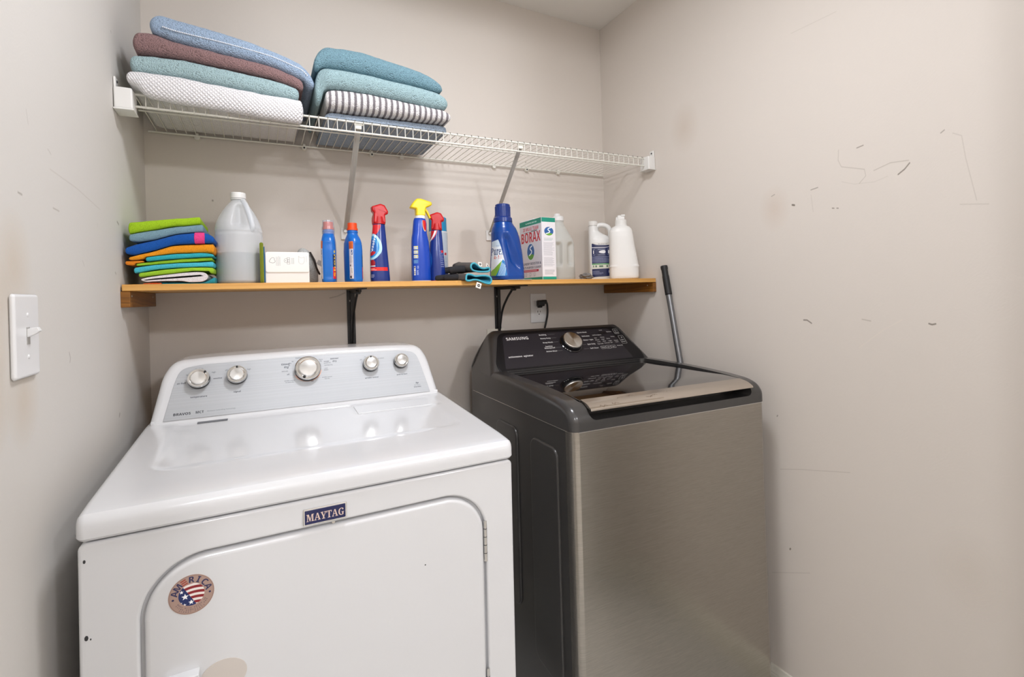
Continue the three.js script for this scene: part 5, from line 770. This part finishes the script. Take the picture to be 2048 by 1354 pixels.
// ---------------------------------------------------------------- washing machine
{
  const W = 0.694, D = 0.709, t = thing('washing_machine', 'dark steel top loading washing machine with black glass lid', 'washer', [0.6567, 0.0365, -0.9588]);
  t.rotation.set(-0.65 * deg, -2.3 * deg, -0.37 * deg, 'YZX');
  const graphite = mat(lin(0.045, 0.043, 0.042), 0.3, { clearcoat: 0.5, clearcoatRoughness: 0.12, metalness: 0.15 }), gloss = mat(lin(0.006, 0.006, 0.0065), 0.045, { clearcoat: 1, clearcoatRoughness: 0.02 });
  const paint = mat(lin(0.042, 0.040, 0.038), 0.28, { clearcoat: 0.5, clearcoatRoughness: 0.15 });
  const streak = rep(brushed, 2, 4), steel = mat(lin(0.455, 0.43, 0.39), 0.21, { metalness: 1, anisotropy: 0.3, map: streak, bumpMap: streak, bumpScale: 0.0002 });
  const plan = (o, z1, r) => { const s = new THREE.Shape(); s.moveTo(o, z1); s.lineTo(W - o, z1); s.lineTo(W - o, -(o + r)); s.absarc(W - o - r, -(o + r), r, 0, H); s.lineTo(o + r, -o); s.absarc(o + r, -(o + r), r, H, Math.PI); s.closePath(); return s; };
  part('cabinet', crease(new THREE.ExtrudeGeometry(plan(0.002, -D, 0.02), { depth: 0.8695, bevelEnabled: false, curveSegments: 16 }).rotateX(-H).scale(1, 1, -1).translate(0, 0.03, 0).applyMatrix4(new THREE.Matrix4())), paint, t).geometry.computeBoundingBox();
  {
    const pts = [[0, -0.034]], r = 0.021, n = 12; for (let i = 0; i <= n; i++) { const a = Math.PI - H * i / n; pts.push([r + r * Math.cos(a), -r + r * Math.sin(a)]); } for (let i = 0; i <= n; i++) { const a = H - H * i / n; pts.push([W - r + r * Math.cos(a), -r + r * Math.sin(a)]); } pts.push([W, -0.034], [W - 0.0015, -0.034]);
    const q = r - 0.0015; for (let i = n; i >= 0; i--) { const a = H - H * i / n; pts.push([W - r + q * Math.cos(a), -r + q * Math.sin(a)]); } for (let i = n; i >= 0; i--) { const a = Math.PI - H * i / n; pts.push([r + q * Math.cos(a), -r + q * Math.sin(a)]); } pts.push([0.0015, -0.034]);
    const s = new THREE.Shape(pts.map((p) => new THREE.Vector2(p[0], -p[1])));
    part('front_panel', planarUV(crease(new THREE.ExtrudeGeometry(s, { depth: 0.8675, bevelEnabled: false }).rotateX(-H).scale(1, 1, 1).translate(0, 0.033, 0), 0.5)), steel, t, 'brushed steel front');
  }
  const emb = (z0, z1, y0, y1) => ext(rr(z0, y0, z1 - z0, y1 - y0, 0.03), 0.012, 0.005, 4).rotateY(-H).translate(0.008, 0, 0);
  for (const e of [[-0.47, -0.315, 0.3, 0.842], [-0.225, -0.075, 0.22, 0.842]]) part('side_embossing', emb(...e), paint, t);
  // top housing: side outline drawn in z and y, swept across with rounded edges, then hollowed
  const out = poly([[0.001, 0.86], [0.001, 0.932, 0.012], [-0.016, 0.956, 0.02], [-0.05, 0.9685, 0.02], [-0.124, 0.9765, 0.03], [-0.25, 0.984, 0.05], [-0.42, 0.9885, 0.02], [-0.505, 0.988, 0.001], [-0.628, 1.111, 0.012], [-0.648, 1.1205, 0.012], [-0.672, 1.112, 0.02], [-0.70, 1.05, 0.04], [-0.713, 0.98, 0.03], [-0.714, 0.86]]);
  const hg = ext(out, W + 0.003, 0.02, 8, 10).rotateY(-H).translate(W + 0.0015, 0, 0), hp = hg.attributes.position;
  for (let i = 0; i < hp.count; i++) { const y = hp.getY(i), k = THREE.MathUtils.clamp((y - 0.99) / 0.13, 0, 1), x = hp.getX(i); hp.setX(i, W / 2 + (x - W / 2) * (1 - 0.06 * Math.pow(k, 1.2) / (W / 2))); }
  let hs = mergeVertices(hg, 1e-5); hs.deleteAttribute('normal'); hs.computeVertexNormals(); hs = crease(hs, 0.5);
  const lidHole = ext(rr(0.046, 0.03, W - 0.092, 0.468, 0.02), 0.2, 0).rotateX(-H).translate(0, 0.963, 0);
  const scoop = ext(rr(0.052, 0.9245, W - 0.104, 0.09, 0.022), 0.14, 0).translate(0, 0, -0.062);
  hs = cut(hs, [box(2, 0.2, 2, W / 2, 0.801, -0.4).rotateX(0), lidHole, scoop]);
  part('top_housing', crease(hs, 0.5), graphite, t, 'graphite grey top');
  part('inner_rim', rbox(W - 0.1, 0.03, 0.44, 0.004, W / 2, 0.951, -0.275), mat(lin(0.012, 0.012, 0.013), 0.5), t);
  part('seam_trim', merge([rbox(W - 0.035, 0.0018, 0.0022, 0.0006, W / 2, 0.9, 0.0012), rbox(0.0022, 0.0018, 0.66, 0.0006, -0.0012, 0.9, -0.355), rbox(0.0022, 0.0018, 0.66, 0.0006, W + 0.0012, 0.9, -0.355)]), M.chrome, t);
  part('rating_label', rbox(0.04, 0.008, 0.001, 0.0004, 0.555, 0.9385, -0.0612), mat(lin(0.01, 0.01, 0.011), 0.2), t);
  // lid with its steel handle strip
  const lg = ext(poly([[-0.494, 0.969, 0.002], [-0.494, 0.9795, 0.002], [-0.30, 0.9785, 0.05], [-0.10, 0.9735, 0.04], [-0.043, 0.9685, 0.001], [-0.043, 0.962, 0.001], [-0.1, 0.966, 0.03]]), W - 0.1, 0.0015, 2, 20).rotateY(-H).translate(W - 0.05, 0, 0);
  const lidM = part('lid', crease(lg, 0.35), gloss, t, 'black glass lid');
  const worn = mat(0xffffff, 0.24, { metalness: 1, map: canvas(1024, 96, (g, w, h) => { g.fillStyle = '#cfc6bc'; g.fillRect(0, 0, w, h); g.strokeStyle = '#6d5a48'; for (const [x, y, a] of [[180, 40, 0.5], [240, 30, 0.55], [330, 66, 0.6], [360, 60, 0.5], [130, 80, 0.5], [60, 84, 0.5], [470, 40, 0.25]]) { g.globalAlpha = a; g.lineWidth = 3; g.beginPath(); g.moveTo(x, y); for (let k = 0; k < 6; k++) g.lineTo(x + k * 7 + 6 * rnd(), y + 14 * (rnd() - 0.5)); g.stroke(); } g.globalAlpha = 0.3; g.fillStyle = '#7a6a58'; g.fillRect(0, 82, 420, 8); }) });
  const hd = ext(poly([[-0.0435, 0.9705, 0.001], [-0.0435, 0.964, 0.001], [-0.012, 0.957, 0.006], [0.0005, 0.9475, 0.003], [0.0045, 0.9485, 0.0015], [0.0035, 0.9535, 0.006], [-0.014, 0.9645, 0.012]]), W - 0.108, 0.0012, 2, 12).rotateY(-H).translate(W - 0.054, 0, 0);
  { const g = crease(hd, 0.5), p = g.attributes.position, uv = new Float32Array(p.count * 2); for (let i = 0; i < p.count; i++) { uv[2 * i] = (p.getX(i) - 0.05) / (W - 0.1); uv[2 * i + 1] = 1 - (p.getZ(i) + 0.0435) / 0.048; } g.setAttribute('uv', new THREE.BufferAttribute(uv, 2)); part('lid_handle', g, worn, lidM, 'steel handle strip with wear marks'); }
  // sloping control face
  const face = new THREE.MeshPhysicalMaterial({ color: 0xffffff, roughness: 0.34, specularIntensity: 0.6, map: canvas(2048, 544, (g, w, h) => {
    const X = (u) => u / W * w, Y = (v) => h - v / 0.184 * h, c = '#d7d5d1', f = (s, b = '') => `${b} ${s}px sans-serif`;
    g.fillStyle = '#141315'; g.fillRect(0, 0, w, h); g.save(); const q = poly([[0.055, 0.008, 0.004], [0.092, 0.16, 0.02], [0.575, 0.166, 0.02], [0.61, 0.008, 0.01]]).getPoints(10); g.beginPath(); q.forEach((p, i) => (i ? g.lineTo(X(p.x), Y(p.y)) : g.moveTo(X(p.x), Y(p.y)))); g.closePath(); g.fillStyle = '#29262a'; g.fill(); g.restore();
    text(g, 'SAMSUNG', X(0.148), Y(0.142), f(56, 'bold'), '#cfcbc8', { sx: 1.02 }); text(g, 'activewave  agitator', X(0.132), Y(0.058), f(30, 'bold'), '#d8d5d2');
    const L = [['Bedding', 0.259, 0.152], ['Heavy Duty', 0.264, 0.134], ['Deep Wash', 0.266, 0.113], ['Sanitize', 0.263, 0.094], ['Waterproof', 0.263, 0.086], ['Active Wear', 0.265, 0.070]], R = [['Quick Wash', 0.438, 0.152], ['Delicates', 0.446, 0.132], ['Rinse + Spin', 0.449, 0.112], ['Spin Only', 0.452, 0.090], ['Self Clean', 0.456, 0.069]];
    g.strokeStyle = '#8a8784'; g.lineWidth = 2; for (const [s, u, v] of L) { text(g, s, X(u), Y(v), f(24, 'bold'), c); if (s !== 'Sanitize') { g.beginPath(); g.moveTo(X(u + 0.022), Y(v)); g.lineTo(X(0.312), Y(v)); g.stroke(); } }
    for (const [s, u, v] of R) { text(g, s, X(u), Y(v), f(24, 'bold'), c); g.beginPath(); g.moveTo(X(0.408), Y(v)); g.lineTo(X(u - 0.024), Y(v)); g.stroke(); }
    g.fillStyle = '#1d1b1d'; g.fillRect(X(0.513), Y(0.149), X(0.042), 40);
    for (const [s, u, v] of [['Lock', 0.531, 0.158], ['Soil', 0.485, 0.134], ['Temp', 0.5, 0.134], ['Spin', 0.515, 0.134], ['Hot', 0.487, 0.119], ['Warm', 0.49, 0.109], ['Cool', 0.492, 0.099], ['Tap Cold', 0.494, 0.088], ['Heavy', 0.52, 0.121], ['High', 0.518, 0.11], ['Med', 0.519, 0.1], ['Low Soil', 0.527, 0.09], ['Extra', 0.545, 0.112], ['Light', 0.548, 0.1], ['Off', 0.549, 0.09], ['Options', 0.567, 0.148], ['Delay', 0.571, 0.121], ['Smart', 0.577, 0.1], ['Care', 0.577, 0.092], ['Deep Fill', 0.581, 0.073]]) text(g, s, X(u), Y(v), f(20, 'bold'), '#b9b6b2');
    g.strokeStyle = '#c9c6c2'; g.lineWidth = 3; for (const [u, v, a, b, s] of [[0.498, 0.069, 0.022, 0.013, 'Temp'], [0.523, 0.069, 0.022, 0.015, 'Spin'], [0.547, 0.069, 0.022, 0.013, 'Soil'], [0.602, 0.147, 0.022, 0.026, ''], [0.611, 0.102, 0.024, 0.042, '']]) { g.beginPath(); g.roundRect(X(u - a / 2), Y(v + b / 2), X(a), b / 0.184 * h, 8); g.stroke(); if (s) text(g, s, X(u), Y(v), f(18, 'bold'), c); }
    g.beginPath(); g.arc(X(0.602), Y(0.150), 12, 0, 7); g.stroke(); text(g, 'Power', X(0.602), Y(0.139), f(17, 'bold'), c); text(g, '►II', X(0.611), Y(0.113), f(24, 'bold'), c); text(g, 'Start', X(0.611), Y(0.101), f(18, 'bold'), c); text(g, 'Pause', X(0.611), Y(0.091), f(18, 'bold'), c);
  }) });
  const fs = poly([[0.034, -0.006, 0.012], [0.026, 0.03, 0.02], [0.079, 0.174, 0.03], [W / 2, 0.1765, 0.05], [W - 0.079, 0.174, 0.03], [W - 0.026, 0.03, 0.02], [W - 0.034, -0.006, 0.012]]);
  const cf = part('control_face', fitUV(ext(fs, 0.0032, 0.0012, 3, 16), 0, 0, W, 0.184), face, t, 'glossy black control face'); cf.position.set(0, 0.9865, -0.503); cf.rotation.x = -45 * deg; cf.translateZ(-0.0005);
  const lathe = (l) => crease(new THREE.LatheGeometry(l.map((p) => new THREE.Vector2(...p)), 64), 0.4).rotateX(H);
  const dial = part('dial', lathe([[0.0001, 0], [0.046, 0], [0.0455, 0.003], [0.043, 0.0045], [0.0415, 0.019], [0.04, 0.021], [0.0001, 0.021]]), gloss, cf, 'black dial with a spun steel cap'); dial.position.set(0.362, 0.1, 0.0032);
  part('dial_cap', lathe([[0.0001, 0.0205], [0.0385, 0.0205], [0.0385, 0.0225], [0.0365, 0.0245], [0.0001, 0.0245]]), mat(lin(0.78, 0.77, 0.73), 0.28, { metalness: 1, anisotropy: 0.8 }), dial);
  part('dial_marks', merge([[-2.35], [-2.55], [-2.75]].map(([a]) => rbox(0.002, 0.004, 0.001, 0.0004, 0, 0, 0, 1).rotateZ(a - H).translate(0.0442 * Math.cos(a), 0.0442 * Math.sin(a), 0.0042))), M.plate, dial);
  for (const [x, z] of [[0.06, -0.06], [W - 0.06, -0.06], [0.06, -0.64], [W - 0.06, -0.64]]) part('foot', cyl(0.02, 0.024, 0.095, x, -0.015, z, 18), M.dark, t);
}

renderer.render(scene, camera);
